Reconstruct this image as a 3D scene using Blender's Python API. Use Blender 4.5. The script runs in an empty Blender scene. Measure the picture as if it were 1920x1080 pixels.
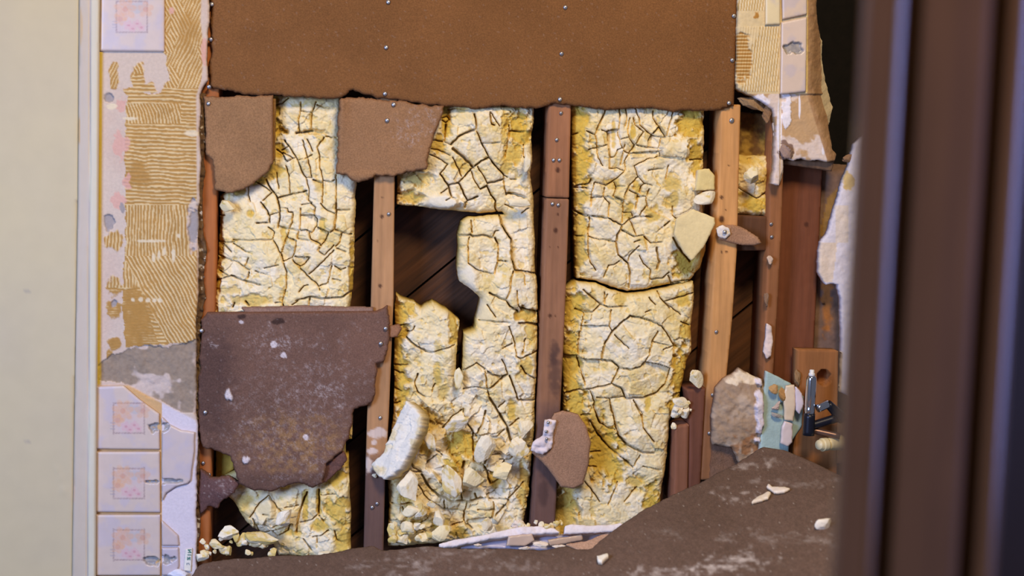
import bpy, bmesh, math, random
import numpy as np
from mathutils import Vector, Matrix

C = bpy.context.scene.collection
scn = bpy.context.scene

# ------------------------------------------------------------------ camera
FPX = 3045.0
YAW, PITCH, ROLL = math.radians(5.8), math.radians(5.5), math.radians(2.0)
DIST = 2.79
Fv = np.array([math.sin(YAW)*math.cos(PITCH), math.cos(YAW)*math.cos(PITCH), -math.sin(PITCH)])
R0 = np.cross(Fv, [0, 0, 1.0]); R0 /= np.linalg.norm(R0)
U0 = np.cross(R0, Fv)
Rv = R0*math.cos(ROLL) + U0*math.sin(ROLL)
Uv = U0*math.cos(ROLL) - R0*math.sin(ROLL)
CAM = -Fv*DIST
cd = bpy.data.cameras.new('camera'); co = bpy.data.objects.new('camera', cd); C.objects.link(co)
co.matrix_world = Matrix(((Rv[0], Uv[0], -Fv[0], CAM[0]), (Rv[1], Uv[1], -Fv[1], CAM[1]),
                          (Rv[2], Uv[2], -Fv[2], CAM[2]), (0, 0, 0, 1)))
cd.sensor_width = 36.0
cd.lens = 36.0*FPX/1920.0
cd.clip_start = 0.05
cd.dof.use_dof = True
cd.dof.focus_distance = DIST
cd.dof.aperture_fstop = 3.0
scn.camera = co

# ------------------------------------------------------------------ world, lights, exposure
scn.view_settings.view_transform = 'Standard'
scn.view_settings.look = 'None'
scn.view_settings.gamma = 1.0
scn.view_settings.exposure = -0.22
scn.view_settings.use_curve_mapping = False
w = bpy.data.worlds.new('world'); scn.world = w; w.use_nodes = True
w.node_tree.nodes['Background'].inputs[0].default_value = (0.72, 0.78, 1.0, 1)
w.node_tree.nodes['Background'].inputs[1].default_value = 0.16

def area(name, loc, target, size, power, col):
    l = bpy.data.lights.new(name, 'AREA'); l.shape = 'RECTANGLE'
    l.size, l.size_y = size; l.energy = power; l.color = col
    o = bpy.data.objects.new(name, l); C.objects.link(o); o.location = loc
    d = Vector(target)-Vector(loc); o.rotation_euler = d.to_track_quat('-Z', 'Y').to_euler()
    return o
area('ceiling_lamp_light', (0.15, -2.0, 1.75), (0.05, 0.0, 0.0), (0.5, 0.5), 58, (1.0, 0.79, 0.48))
wl_ = area('window_light', (-1.5, -2.0, 0.40), (0.3, 0.0, -0.6), (0.7, 0.8), 30, (0.38, 0.55, 1.0)); wl_.data.spread = math.radians(120)
hl_ = area('moulding_glint_light', (1.5, -2.5, 0.25), (0.1, -1.7, 0.0), (0.35, 1.1), 4.5, (0.26, 0.36, 1.0)); hl_.data.spread = math.radians(70)  # unseen light added at the right for blue glints on the moulding

# ------------------------------------------------------------------ helpers
def lin(c):
    c = np.asarray(c, float)/255.0
    return np.where(c <= 0.04045, c/12.92, ((c+0.055)/1.055)**2.4)

def at(px, py, Y=0.0, plane=None):
    px = np.asarray(px, float); py = np.asarray(py, float)
    d = Fv + Rv*((px-960)/FPX)[..., None] - Uv*((py-540)/FPX)[..., None]
    if plane is None:
        t = (Y-CAM[1])/d[..., 1]
    else:
        P0, n = plane
        t = np.dot(np.asarray(P0)-CAM, n)/(d @ n)
    return CAM + d*t[..., None]
def at1(px, py, Y=0.0):
    return at(np.array(px), np.array(py), Y)
S = DIST/FPX         # metres per pixel at the wall

def _hash(ix, iy, seed):
    n = (ix.astype(np.int64)*374761393 + iy.astype(np.int64)*668265263 + seed*1442695041) & 0x7fffffff
    n = ((n ^ (n >> 13))*1274126177) & 0x7fffffff
    n = (n ^ (n >> 16)) & 0xffff
    return n/65535.0
def vnoise(x, y, seed=0):
    ix = np.floor(x); iy = np.floor(y); fx = x-ix; fy = y-iy
    fx = fx*fx*(3-2*fx); fy = fy*fy*(3-2*fy)
    a = _hash(ix, iy, seed); b = _hash(ix+1, iy, seed); c = _hash(ix, iy+1, seed); d = _hash(ix+1, iy+1, seed)
    return (a*(1-fx)+b*fx)*(1-fy) + (c*(1-fx)+d*fx)*fy
def fbm(x, y, s, seed=0, oct=4):
    t = 0; a = 0.5; n = 0
    for k in range(oct):
        t = t + a*vnoise(x/s*2**k, y/s*2**k, seed+k*17); n += a; a *= 0.5
    return t/n
def worley(x, y, s, seed=0):
    X = x/s; Y = y/s; ix = np.floor(X); iy = np.floor(Y)
    f1 = np.full(X.shape, 9.0); f2 = np.full(X.shape, 9.0); idv = np.zeros(X.shape)
    for dx in (-1, 0, 1):
        for dy in (-1, 0, 1):
            cx = ix+dx; cy = iy+dy
            sx = cx+_hash(cx, cy, seed); sy = cy+_hash(cx, cy, seed+7)
            d = np.hypot(X-sx, Y-sy); h = _hash(cx, cy, seed+13)
            m = d < f1
            f2 = np.where(m, f1, np.minimum(f2, d)); idv = np.where(m, h, idv); f1 = np.where(m, d, f1)
    return f1, f2, idv
def facets(x, y, s, seed=0):
    """height of broken facets, -1..1, and a number per facet"""
    X = x/s; Y = y/s; ix = np.floor(X); iy = np.floor(Y)
    f1 = np.full(X.shape, 9.0); idv = np.zeros(X.shape); hh = np.zeros(X.shape)
    for dx in (-1, 0, 1):
        for dy in (-1, 0, 1):
            cx = ix+dx; cy = iy+dy
            ox = X-cx-_hash(cx, cy, seed); oy = Y-cy-_hash(cx, cy, seed+7)
            d = np.hypot(ox, oy); h = _hash(cx, cy, seed+13)
            v = (h-0.5)*0.9+ox*(_hash(cx, cy, seed+19)-0.5)*2.2+oy*(_hash(cx, cy, seed+23)-0.5)*2.2
            m = d < f1; idv = np.where(m, h, idv); hh = np.where(m, v, hh); f1 = np.where(m, d, f1)
    return hh, idv
def sstep(a, b, x):
    t = np.clip((x-a)/(b-a), 0, 1); return t*t*(3-2*t)
def blob(x, y, cx, cy, rx, ry, soft=0.5, n=0.0, seed=5):
    d = np.hypot((x-cx)/rx, (y-cy)/ry)
    if n: d = d + n*(fbm(x, y, 11, seed)-0.5)*5
    return sstep(1+soft*0.5, 1-soft*0.5, d)
def mix(a, b, t):
    return a*(1-t)[..., None] + b*t[..., None]

def inside(poly, X, Y):
    r = np.zeros(X.shape, bool); n = len(poly)
    for i in range(n):
        x0, y0 = poly[i]; x1, y1 = poly[(i+1) % n]
        if y0 == y1: continue
        c = ((y0 > Y) != (y1 > Y)) & (X < (x1-x0)*(Y-y0)/(y1-y0)+x0)
        r ^= c
    return r
def jag(poly, amp, seed=0, seg=6, straight=()):
    if amp >= 1.0:
        m1 = []; st = []; n = len(poly); fine = []
        q = _jag(poly, amp*1.1, seed, 15, straight)
        # edges that must stay clean are found again by their end points
        keep = {(poly[i], poly[(i+1) % n]) for i in straight}
        s2 = [i for i in range(len(q)) if (q[i], q[(i+1) % len(q)]) in keep]
        return _jag(q, amp*0.62, seed+1, 3.2, s2)
    return _jag(poly, amp, seed, seg, straight)
def _jag(poly, amp, seed=0, seg=6, straight=()):
    """roughen the edges of an outline; edges whose index is in `straight` stay clean"""
    rnd = random.Random(seed); out = []; n = len(poly)
    for i in range(n):
        p = poly[i]; q = poly[(i+1) % n]; L = math.hypot(q[0]-p[0], q[1]-p[1])
        k = max(1, int(L/seg)); out.append(p)
        if i in straight: continue
        nx, ny = -(q[1]-p[1])/max(L, 1e-6), (q[0]-p[0])/max(L, 1e-6)
        drift = 0
        for j in range(1, k):
            drift = drift*0.6 + rnd.uniform(-amp, amp)
            e = min(1.0, j/2, (k-j)/2)
            t = (j+rnd.uniform(-.3, .3))/k
            out.append((p[0]+(q[0]-p[0])*t+nx*drift*e, p[1]+(q[1]-p[1])*t+ny*drift*e))
    return out

def segdist(segs, x0, y0, nx, ny, step, far, wts=None):
    D = np.full((ny, nx), far, np.float64); QX = np.zeros((ny, nx)); QY = np.zeros((ny, nx)); W = np.ones((ny, nx))
    for k, (ax, ay, bx, by) in enumerate(segs):
        i0 = max(0, int((min(ax, bx)-far-x0)/step)); i1 = min(nx, int((max(ax, bx)+far-x0)/step)+2)
        j0 = max(0, int((min(ay, by)-far-y0)/step)); j1 = min(ny, int((max(ay, by)+far-y0)/step)+2)
        if i0 >= i1 or j0 >= j1: continue
        X = x0+np.arange(i0, i1)[None, :]*step; Y = y0+np.arange(j0, j1)[:, None]*step
        vx, vy = bx-ax, by-ay; L = vx*vx+vy*vy+1e-9
        t = np.clip(((X-ax)*vx+(Y-ay)*vy)/L, 0, 1)
        qx = ax+t*vx; qy = ay+t*vy; d = np.hypot(X-qx, Y-qy)
        sl = (slice(j0, j1), slice(i0, i1)); m = d < D[sl]
        D[sl] = np.where(m, d, D[sl]); QX[sl] = np.where(m, qx, QX[sl]); QY[sl] = np.where(m, qy, QY[sl])
        if wts is not None: W[sl] = np.where(m, wts[k], W[sl])
    return D, QX, QY, W

# ------------------------------------------------------------------ materials
MATS = {}
def coated(name, rough=0.85, grain=0.10, gscale=220, bump=0.25, bscale=350, spec=0.25, stretch=(1, 1, 1), metallic=0, rot=0.0):
    """surface whose own colours sit in the mesh attribute Col, with fine procedural grain"""
    if name in MATS: return MATS[name]
    m = bpy.data.materials.new(name); m.use_nodes = True; nt = m.node_tree; N = nt.nodes; L = nt.links
    b = N['Principled BSDF']; b.inputs['Roughness'].default_value = rough
    b.inputs['Specular IOR Level'].default_value = spec; b.inputs['Metallic'].default_value = metallic
    at_ = N.new('ShaderNodeAttribute'); at_.attribute_name = 'Col'
    tc = N.new('ShaderNodeTexCoord'); mp = N.new('ShaderNodeMapping'); mp.vector_type = 'TEXTURE'; mp.inputs['Scale'].default_value = tuple(1/v_ for v_ in stretch); mp.inputs['Rotation'].default_value = (0, rot, 0)
    L.new(tc.outputs['Object'], mp.inputs['Vector'])
    no = N.new('ShaderNodeTexNoise'); no.inputs['Scale'].default_value = gscale; no.inputs['Detail'].default_value = 4
    L.new(mp.outputs[0], no.inputs['Vector'])
    mr = N.new('ShaderNodeMapRange'); mr.inputs[1].default_value = 0.3; mr.inputs[2].default_value = 0.7
    mr.inputs[3].default_value = 1-grain; mr.inputs[4].default_value = 1+grain
    L.new(no.outputs[0], mr.inputs[0])
    mx = N.new('ShaderNodeMix'); mx.data_type = 'RGBA'; mx.blend_type = 'MULTIPLY'; mx.inputs[0].default_value = 1
    L.new(at_.outputs['Color'], mx.inputs[6]); L.new(mr.outputs[0], mx.inputs[7])
    L.new(mx.outputs[2], b.inputs['Base Color'])
    n2 = N.new('ShaderNodeTexNoise'); n2.inputs['Scale'].default_value = bscale; n2.inputs['Detail'].default_value = 5
    L.new(mp.outputs[0], n2.inputs['Vector'])
    bp = N.new('ShaderNodeBump'); bp.inputs['Strength'].default_value = bump; bp.inputs['Distance'].default_value = 0.002
    L.new(n2.outputs[0], bp.inputs['Height']); L.new(bp.outputs[0], b.inputs['Normal'])
    MATS[name] = m; return m
def plain(name, col, rough=0.5, metallic=0.0, spec=0.5, nscale=60, namt=0.08):
    if name in MATS: return MATS[name]
    m = bpy.data.materials.new(name); m.use_nodes = True; nt = m.node_tree; N = nt.nodes; L = nt.links
    b = N['Principled BSDF']; b.inputs['Roughness'].default_value = rough; b.inputs['Metallic'].default_value = metallic
    b.inputs['Specular IOR Level'].default_value = spec
    tc = N.new('ShaderNodeTexCoord'); no = N.new('ShaderNodeTexNoise'); no.inputs['Scale'].default_value = nscale
    L.new(tc.outputs['Object'], no.inputs['Vector'])
    mx = N.new('ShaderNodeMix'); mx.data_type = 'RGBA'
    c = lin(col); mx.inputs[6].default_value = (*(c*(1-namt)), 1); mx.inputs[7].default_value = (*(np.minimum(c*(1+namt), 1)), 1)
    L.new(no.outputs[0], mx.inputs[0]); L.new(mx.outputs[2], b.inputs['Base Color'])
    MATS[name] = m; return m
foam_m = coated('spray_foam', rough=0.9, grain=0.05, gscale=160, bump=0.35, bscale=260, spec=0.15)
board_m = coated('fibre_board', rough=0.9, grain=0.20, gscale=420, bump=0.35, bscale=500, spec=0.15)
wood_m = coated('stud_wood', rough=0.7, grain=0.16, gscale=90, bump=0.2, bscale=200, spec=0.25, stretch=(1, 1, 0.06))
hwood_m = coated('sheathing_wood', rough=0.75, grain=0.25, gscale=60, bump=0.3, bscale=150, spec=0.2)
plank_m = coated('plank_wood', rough=0.6, grain=0.55, gscale=90, bump=0.3, bscale=150, spec=0.3, stretch=(0.06, 1, 1), rot=math.radians(-41))
plaster_m = coated('old_plaster', rough=0.85, grain=0.05, gscale=200, bump=0.3, bscale=260, spec=0.2)
tile_m = coated('glazed_tile', rough=0.3, grain=0.03, gscale=60, bump=0.03, bscale=60, spec=0.5)
paint_m = coated('wall_paint', rough=0.55, grain=0.02, gscale=30, bump=0.06, bscale=60, spec=0.3)
nail_m = plain('nail_steel', (170, 165, 165), 0.4, 0.8)

# ------------------------------------------------------------------ object making
def tag(o, label=None, cat=None, group=None, kind=None):
    if label: o['label'] = label
    if cat:
        o['category'] = cat; o['kind'] = kind or 'thing'
    if group: o['group'] = group
    if kind: o['kind'] = kind
    return o
def mesh_obj(name, V, Fc, mat, parent=None, cols=None, smooth=True, origin=None):
    V = np.asarray(V, float)
    c = V.mean(0) if origin is None else np.asarray(origin)
    me = bpy.data.meshes.new(name)
    me.from_pydata((V-c).tolist(), [], [list(map(int, f)) for f in Fc] if not isinstance(Fc, np.ndarray) else Fc.tolist())
    if cols is not None:
        a = me.color_attributes.new('Col', 'FLOAT_COLOR', 'POINT')
        buf = np.ones((len(V), 4), np.float32); buf[:, :3] = np.clip(cols, 0, 1); a.data.foreach_set('color', buf.ravel())
    me.polygons.foreach_set('use_smooth', [smooth]*len(me.polygons))
    me.materials.append(mat); me.update()
    o = bpy.data.objects.new(name, me); C.objects.link(o)
    if parent is not None:
        o.parent = parent; o.location = Vector(c)-WLOC[parent.name]
    else:
        o.location = c
    WLOC[o.name] = Vector(c)
    return o
WLOC = {}
def empty(name, loc):
    o = bpy.data.objects.new(name, None); C.objects.link(o); o.location = loc; o.empty_display_size = 0.03
    WLOC[o.name] = Vector(loc); return o

def relief(name, poly, Y, thick, step, hfun, cfun, mat, parent=None, plane=None, rnd=(3.0, 0.002), smooth=True, sidecol=None, back=True):
    """solid piece with outline `poly`, front surface raised by hfun, side walls `thick` deep and a back"""
    xs = [p[0] for p in poly]; ys = [p[1] for p in poly]
    x0 = min(xs)-step; y0 = min(ys)-step
    nx = int((max(xs)-x0)/step)+3; ny = int((max(ys)-y0)/step)+3
    segs = [(*poly[i], *poly[(i+1) % len(poly)]) for i in range(len(poly))]
    far = 24.0
    D, QX, QY, _ = segdist(segs, x0, y0, nx, ny, step, far)
    PX, PY = np.meshgrid(x0+np.arange(nx)*step, y0+np.arange(ny)*step)
    ins = inside(poly, PX, PY)
    sd = np.where(ins, D, -D)
    q = (sd[:-1, :-1]+sd[1:, :-1]+sd[:-1, 1:]+sd[1:, 1:])/4 > 0
    idx = np.arange(nx*ny).reshape(ny, nx)
    # image rows run down: order a,b,c,d so that the face looks at the camera
    qa = np.stack([idx[:-1, :-1], idx[1:, :-1], idx[1:, 1:], idx[:-1, 1:]], -1)[q]
    E = np.concatenate([qa[:, [0, 1]], qa[:, [1, 2]], qa[:, [2, 3]], qa[:, [3, 0]]])
    key = E.min(1).astype(np.int64)*(nx*ny)+E.max(1)
    u, inv, cnt = np.unique(key, return_inverse=True, return_counts=True)
    be = E[cnt[inv] == 1]
    X = PX.ravel().copy(); Yp = PY.ravel().copy(); bv = np.unique(be)
    far_ok = D.ravel()[bv] < 2.2*step
    bs = bv[far_ok]
    X[bs] = QX.ravel()[bs]; Yp[bs] = QY.ravel()[bs]
    dd = np.where(ins, D, 0).ravel(); dd[bs] = 0
    used, newi = np.unique(qa, return_inverse=True); qf = newi.reshape(qa.shape)
    ux, uy, ud = X[used], Yp[used], dd[used]
    P = at(ux, uy, Y, plane); n = np.array([0, -1.0, 0]) if plane is None else np.asarray(plane[1])
    g = dict(x0=x0, y0=y0, nx=nx, ny=ny, step=step, used=used)
    h = hfun(ux, uy, ud, g) if hfun else np.zeros(len(ux))
    h = h - rnd[1]*np.exp(-ud/rnd[0]*1.5)*1.0
    cols = cfun(ux, uy, ud, g)
    Vf = P + n*h[:, None]
    m = {int(v): i for i, v in enumerate(used)}
    bi = np.array([m[int(v)] for v in bv]); bk = {int(b): len(Vf)+i for i, b in enumerate(bi)}
    Vb = P[bi] - n*thick
    cb = cols[bi] if sidecol is None else np.tile(lin(sidecol), (len(bi), 1))
    side = [[m[int(b)], m[int(a)], bk[m[int(a)]], bk[m[int(b)]]] for a, b in be]
    V = np.concatenate([Vf, Vb]); cc = np.concatenate([cols, cb]); F = qf.tolist()+side
    if back:
        # back sheet on a coarser budget: reuse the outline loops
        nxt = {}
        for a, b in be: nxt.setdefault(m[int(a)], []).append(m[int(b)])
        while nxt:
            s0 = next(iter(nxt)); loop = [s0]; cur = s0
            while True:
                l = nxt.get(cur)
                if not l: break
                nx_ = l.pop()
                if not l: del nxt[cur]
                if nx_ == s0: break
                loop.append(nx_); cur = nx_
            if len(loop) > 2 and len(set(loop)) == len(loop): F.append([bk[i] for i in loop][::-1])
    o = mesh_obj(name, V, F, mat, parent, cc, smooth)
    return o

def flatcol(c, var=0.06, s=40, seed=3):
    c = lin(c)
    def f(x, y, d, g): return c[None, :]*(1+var*2*(fbm(x, y, s, seed)-0.5))[:, None]
    return f
def bumpy(a=0.001, s=20, seed=1):
    return lambda x, y, d, g: a*2*(fbm(x, y, s, seed)-0.5)

def nailhead(parent, px, py, Y, r=4.0, tilt=None):
    """round nail head with a short shank, facing out of the wall"""
    if 'nail' not in MATS:
        prof = [(0, -0.0026), (0.55, -0.0024), (0.9, -0.0016), (1.0, -0.0006), (0.9, 0.0), (0.35, 0.0006), (0.32, 0.012), (0, 0.013)]
        V = []; F = []; k = 12
        for rr, yy in prof:
            for i in range(k):
                a = 2*math.pi*i/k; V.append((rr*0.0037*math.cos(a), yy, rr*0.0037*math.sin(a)))
        for j in range(len(prof)-1):
            for i in range(k): F.append((j*k+i, j*k+(i+1) % k, (j+1)*k+(i+1) % k, (j+1)*k+i))
        me = bpy.data.meshes.new('nail'); me.from_pydata(V, [], F); me.materials.append(nail_m)
        me.polygons.foreach_set('use_smooth', [True]*len(F)); MATS['nail'] = me
    o = bpy.data.objects.new('nail', MATS['nail']); C.objects.link(o)
    p = Vector(at1(px, py, Y)); o.parent = parent; o.location = p-WLOC[parent.name]
    s = r/4.0; o.scale = (s, 1, s)
    o.rotation_euler = (random.uniform(-.2, .2), 0, random.uniform(-.2, .2))
    return o
random.seed(11)

def box(name, x0, x1, y0, y1, z0, z1, mat, col, parent=None, bev=0.0015):
    bm = bmesh.new(); bmesh.ops.create_cube(bm, size=1)
    for v in bm.verts: v.co = Vector(((x0+x1)/2+v.co.x*(x1-x0), (y0+y1)/2+v.co.y*(y1-y0), (z0+z1)/2+v.co.z*(z1-z0)))
    bmesh.ops.bevel(bm, geom=bm.edges[:], offset=bev, segments=2, affect='EDGES', profile=0.6)
    V = [v.co[:] for v in bm.verts]; bm.verts.ensure_lookup_table(); F = [[v.index for v in f.verts] for f in bm.faces]; bm.free()
    return mesh_obj(name, V, F, mat, parent, np.tile(lin(col), (len(V), 1)), False)

# ================================================================== THE SETTING
# ---- painted wall and casing at the left
def c_paint(x, y, d, g):
    c = mix(np.tile(lin((208, 188, 144)), (len(x), 1)), lin((198, 180, 146)), fbm(x, y, 160, 4))
    for cx, cy, rx, ry in ((50, 546, 5, 3), (52, 826, 6, 3), (145, 378, 3, 3), (135, 110, 3, 2)):
        c = mix(c, lin((170, 155, 135)), 0.7*blob(x, y, cx, cy, rx, ry))
    return c
def h_paint(x, y, d, g):
    h = 0.0006*fbm(x, y, 60, 9)
    h += 0.0015*sstep(3, 0, np.abs(x-108-12*np.sin((y-880)/30.0)))*((y > 870) & (y < 930))
    return h
wl = relief('wall_left', [(-420, -60), (150, -60), (147, 380), (140, 760), (136, 1160), (-420, 1160)], -0.030, 0.10, 6, h_paint, c_paint, paint_m, rnd=(2, 0.001))
tag(wl, 'smooth cream painted wall face at the far left', kind='structure')
def c_trim(x, y, d, g):
    c = np.tile(lin((200, 182, 160)), (len(x), 1))
    edge = np.interp(y, [0, 1080], [170, 164])
    c = mix(c, lin((214, 202, 176)), sstep(-1, 1, x-edge))
    c = mix(c, lin((205, 180, 175)), 0.6*sstep(2.5, 0, np.abs(x-edge))*sstep(0.35, 0.6, fbm(x*3, y, 30, 2)))
    c = mix(c, lin((205, 165, 110)), 0.9*blob(x, y, 148, 245, 2.5, 26, 0.4))
    c = mix(c, lin((205, 170, 120)), 0.8*blob(x, y, 152, 50, 2.5, 35, 0.4))
    c = mix(c, lin((215, 175, 140)), 0.7*blob(x, y, 137, 920, 3, 25, 0.4))
    return c
def h_trim(x, y, d, g):
    edge = np.interp(y, [0, 1080], [170, 164])
    return -0.010*sstep(1.5, 0, np.abs(x-edge)) + 0.004*sstep(-2, 2, x-edge) + 0.0012*fbm(x*2, y*0.4, 14, 3)
tr = relief('trim_1', [(149, -60), (187, -60), (185, 100), (182, 540), (178, 1160), (134, 1160), (140, 760), (146, 380)], -0.036, 0.05, 2.5, h_trim, c_trim, paint_m, rnd=(2, 0.002))
tag(tr, 'white painted vertical corner trim with chipped edge', kind='structure')

# ---- plaster and old adhesive left of the opening
PL_EDGE = [(394, -60), (392, 30), (388, 90), (390, 150), (378, 168), (374, 178), (376, 210), (373, 250), (377, 300), (374, 340), (374, 380), (371, 388), (372, 420), (370, 450), (372, 470), (371, 540), (367, 600), (368, 650), (368, 700), (367, 775), (371, 800), (369, 860), (368, 930), (369, 1010), (366, 1160)]
plpoly = jag([(186, -60)]+PL_EDGE+[(177, 1160), (180, 700), (184, 300)], 1.4, 3, 6, straight=(len(PL_EDGE), len(PL_EDGE)+1, len(PL_EDGE)+2, len(PL_EDGE)+3))
def ridges(x, y):
    """combed ridge phase per sub-area -> height 0..1 and mask of adhesive"""
    def comb(ang, per, sx=0.0):
        a = math.radians(ang); u = x*math.cos(a)+y*math.sin(a) + 4*(fbm(x, y, 30, 8)-0.5)*2; per = per*0.98
        return 0.5+0.5*np.cos(2*math.pi*u/per)
    r = comb(92, 7.2)                                                   # mostly level strokes
    sel = lambda m, v: np.where(m, v, r)
    f1_, f2_, iv_ = worley(x, y, 34, 91)
    r = sel((y < 165) & (iv_ < 0.5), comb(24, 6.2))
    r = sel((y < 165) & (iv_ >= 0.5) & (iv_ < 0.75), comb(-28, 6.4))
    r = sel((y >= 195) & (y < 232) & (x < 340), comb(-18, 6.0))
    r = sel((y > 384) & (y < 540), comb(1, 6.4))
    r = sel((y > 384) & (y < 540) & (x > 325), comb(-4, 6.4))
    r = sel((y > 480) & (y < 650) & (x > 262+(y-540)*0.5), comb(-30, 6.8))
    r = sel((y > 545) & (x < 268+(y-560)*0.35), 0.25+0.3*comb(90, 5))
    return r
ADH = [(308, -60), (384, -60), (384, 90), (378, 160), (372, 190), (372, 640), (310, 646), (234, 652), (230, 560), (236, 420), (233, 300), (236, 200), (240, 180), (262, 178), (300, 175), (318, 150), (310, 110), (304, 96)]
GREY = [(186, 714), (186, 684), (206, 664), (240, 656), (268, 648), (320, 652), (352, 640), (370, 636), (372, 778), (338, 772), (300, 752), (270, 742), (242, 722), (212, 716)]
def plaster_fields(x, y, g):
    xa = x+5*(fbm(x, y, 12, 21)-0.5)*2; ya = y+5*(fbm(x, y, 12, 22)-0.5)*2
    adh = inside(ADH, xa, ya).astype(float)
    adh *= 1-sstep(-2, 2, x-np.interp(y, [-60, 40, 90, 150, 180, 640], [380, 376, 382, 378, 368, 371]))
    for cx, cy, rx, ry in ((214, 138, 9, 24), (260, 142, 14, 26), (250, 172, 20, 9), (211, 450, 16, 17), (213, 537, 14, 18), (212, 578, 15, 15), (217, 645, 13, 12), (246, 335, 14, 14), (205, 672, 7, 18), (280, 165, 24, 10)):
        adh = np.maximum(adh, blob(x, y, cx, cy, rx, ry, 0.25, 0.25, cx))
    for cx, cy, rx, ry in ((290, 135, 20, 18), (300, 110, 14, 12), (300, 160, 9, 12)):
        adh = adh*(1-blob(x, y, cx, cy, rx, ry, 0.2, 0.3, cx))
    adh *= 1-blob(x, y, 362, 425, 11, 46, 0.2, 0.2, 7)
    grey = inside(GREY, xa, ya).astype(float)
    return adh, grey
def c_plaster(x, y, d, g):
    lil = lin((208, 186, 166)); n = fbm(x, y, 60, 6)
    c = mix(np.tile(lil, (len(x), 1)), lin((204, 176, 156)), sstep(0.35, 0.65, n)*0.6)
    adh, grey = plaster_fields(x, y, g)
    r = ridges(x, y); n2 = fbm(x, y, 9, 30)
    brown = lin((176, 130, 66)); crm = lin((220, 190, 138))
    blot = blob(x, y, 255, 330, 26, 22, 0.6, 0.3, 4)+blob(x, y, 262, 590, 26, 45, 0.5, 0.3, 5)+blob(x, y, 355, 60, 18, 30, 0.6, 0.3, 6)*0.7
    ck = (0.04+0.92*sstep(0.42, 0.85, r+0.7*(n2-0.5)))*sstep(0.12, 0.46, fbm(x*0.6, y, 16, 61)+0.1)*(1-0.8*np.clip(blot, 0, 1))
    c = mix(c, mix(np.tile(brown, (len(x), 1)), crm, ck)*(0.88+0.25*fbm(x, y, 30, 40))[:, None], adh)
    gl = mix(np.tile(lin((152, 132, 112)), (len(x), 1))*(0.85+0.3*fbm(x, y, 5, 14))[:, None], lin((204, 182, 166)), sstep(0.47, 0.56, fbm(x, y, 42, 55) + 0.12*sstep(690, 750, y)))
    c = mix(c, gl, grey)
    for cx, cy, rx, ry in ((226, 272, 14, 22), (222, 378, 14, 16), (228, 196, 10, 12), (238, 340, 8, 12), (382, 95, 5, 22), (322, 20, 5, 6)):
        c = mix(c, lin((216, 164, 146)), 0.85*blob(x, y, cx, cy, rx, ry, 0.3, 0.35, cy))
    for cx, cy, rx, ry in ((203, 183, 8, 8), (203, 416, 10, 14), (228, 388, 6, 8), (362, 425, 9, 38), (214, 570, 6, 6)):
        c = mix(c, lin((160, 148, 142)), blob(x, y, cx, cy, rx, ry, 0.2, 0.3, cx+3))
    for cx, cy, rx, ry in ((278, 452, 24, 3), (308, 470, 3, 8), (288, 485, 3, 9), (325, 478, 3, 14), (298, 478, 3, 9), (250, 562, 4, 4), (264, 562, 4, 4), (277, 563, 4, 4), (290, 563, 4, 4), (300, 563, 4, 4), (245, 222, 12, 3), (210, 200, 8, 6), (335, 442, 4, 4), (362, 250, 18, 5)):
        c = mix(c, lin((228, 208, 172)), 0.85*blob(x, y, cx, cy, rx, ry, 0.5, 0.3, cx))
    ye = np.interp(y, [-60, 300, 700, 1160], [194, 191, 189, 186])
    c = mix(c, lin((208, 176, 72)), sstep(1, -1, x-ye)*((y > 97) & (y < 735)))
    lo = sstep(-3, 3, y-(722+np.clip(x-240, 0, 200)*0.52))
    c = mix(c, lin((216, 202, 204)), lo)
    c = mix(c, lin((206, 164, 112)), lo*((x < 303.5) & (x > 178)))
    return c
def h_plaster(x, y, d, g):
    adh, grey = plaster_fields(x, y, g)
    r = ridges(x, y)
    h = 0.0008*fbm(x, y, 20, 2) + adh*(0.0002+0.0010*r*(0.6+0.4*fbm(x, y, 11, 77)))
    h += grey*(-0.003+0.0035*(fbm(x, y, 22, 12)-0.5)*2)
    for cx, cy, rx, ry in ((203, 183, 8, 8), (203, 416, 10, 14), (362, 425, 9, 38), (214, 570, 6, 6)):
        h -= 0.004*blob(x, y, cx, cy, rx, ry, 0.3, 0.3, cx+3)
    ye = np.interp(y, [-60, 300, 700, 1160], [194, 191, 189, 186])
    h += 0.002*sstep(1, -1, x-ye)*((y > 97) & (y < 735))
    return h
YP = -0.024
pw = relief('plaster_wall', plpoly, YP, 0.014, 1.7, h_plaster, c_plaster, plaster_m, rnd=(2.5, 0.003), sidecol=(205, 190, 165))
tag(pw, 'strip of stripped plaster wall with combed golden tile adhesive left of the opening', 'plaster wall')

def c_rub(x, y, d, g):
    c = mix(np.tile(lin((120, 92, 60)), (len(x), 1)), lin((92, 66, 46)), fbm(x, y, 10, 3))
    c = mix(c, lin((214, 200, 180)), sstep(0.68, 0.74, fbm(x, y, 7, 12)))
    return c
o = relief('plaster_rubble', jag([(370, 172), (386, 176), (383, 220), (386, 260), (381, 300), (384, 330), (379, 380), (381, 440), (388, 470), (381, 520), (386, 560), (376, 600), (378, 690), (372, 800), (376, 900), (370, 1060), (364, 1060), (364, 700), (368, 400)], 1.8, 5, 4), -0.008, 0.007, 1.7,
           lambda x, y, d, g: 0.006*(fbm(x, y, 9, 5)-0.5)*2, c_rub, plaster_m, rnd=(2, 0.003))
tag(o, 'crumbling brown strip of broken plaster edge beside the leftmost stud', 'plaster rubble')
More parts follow.
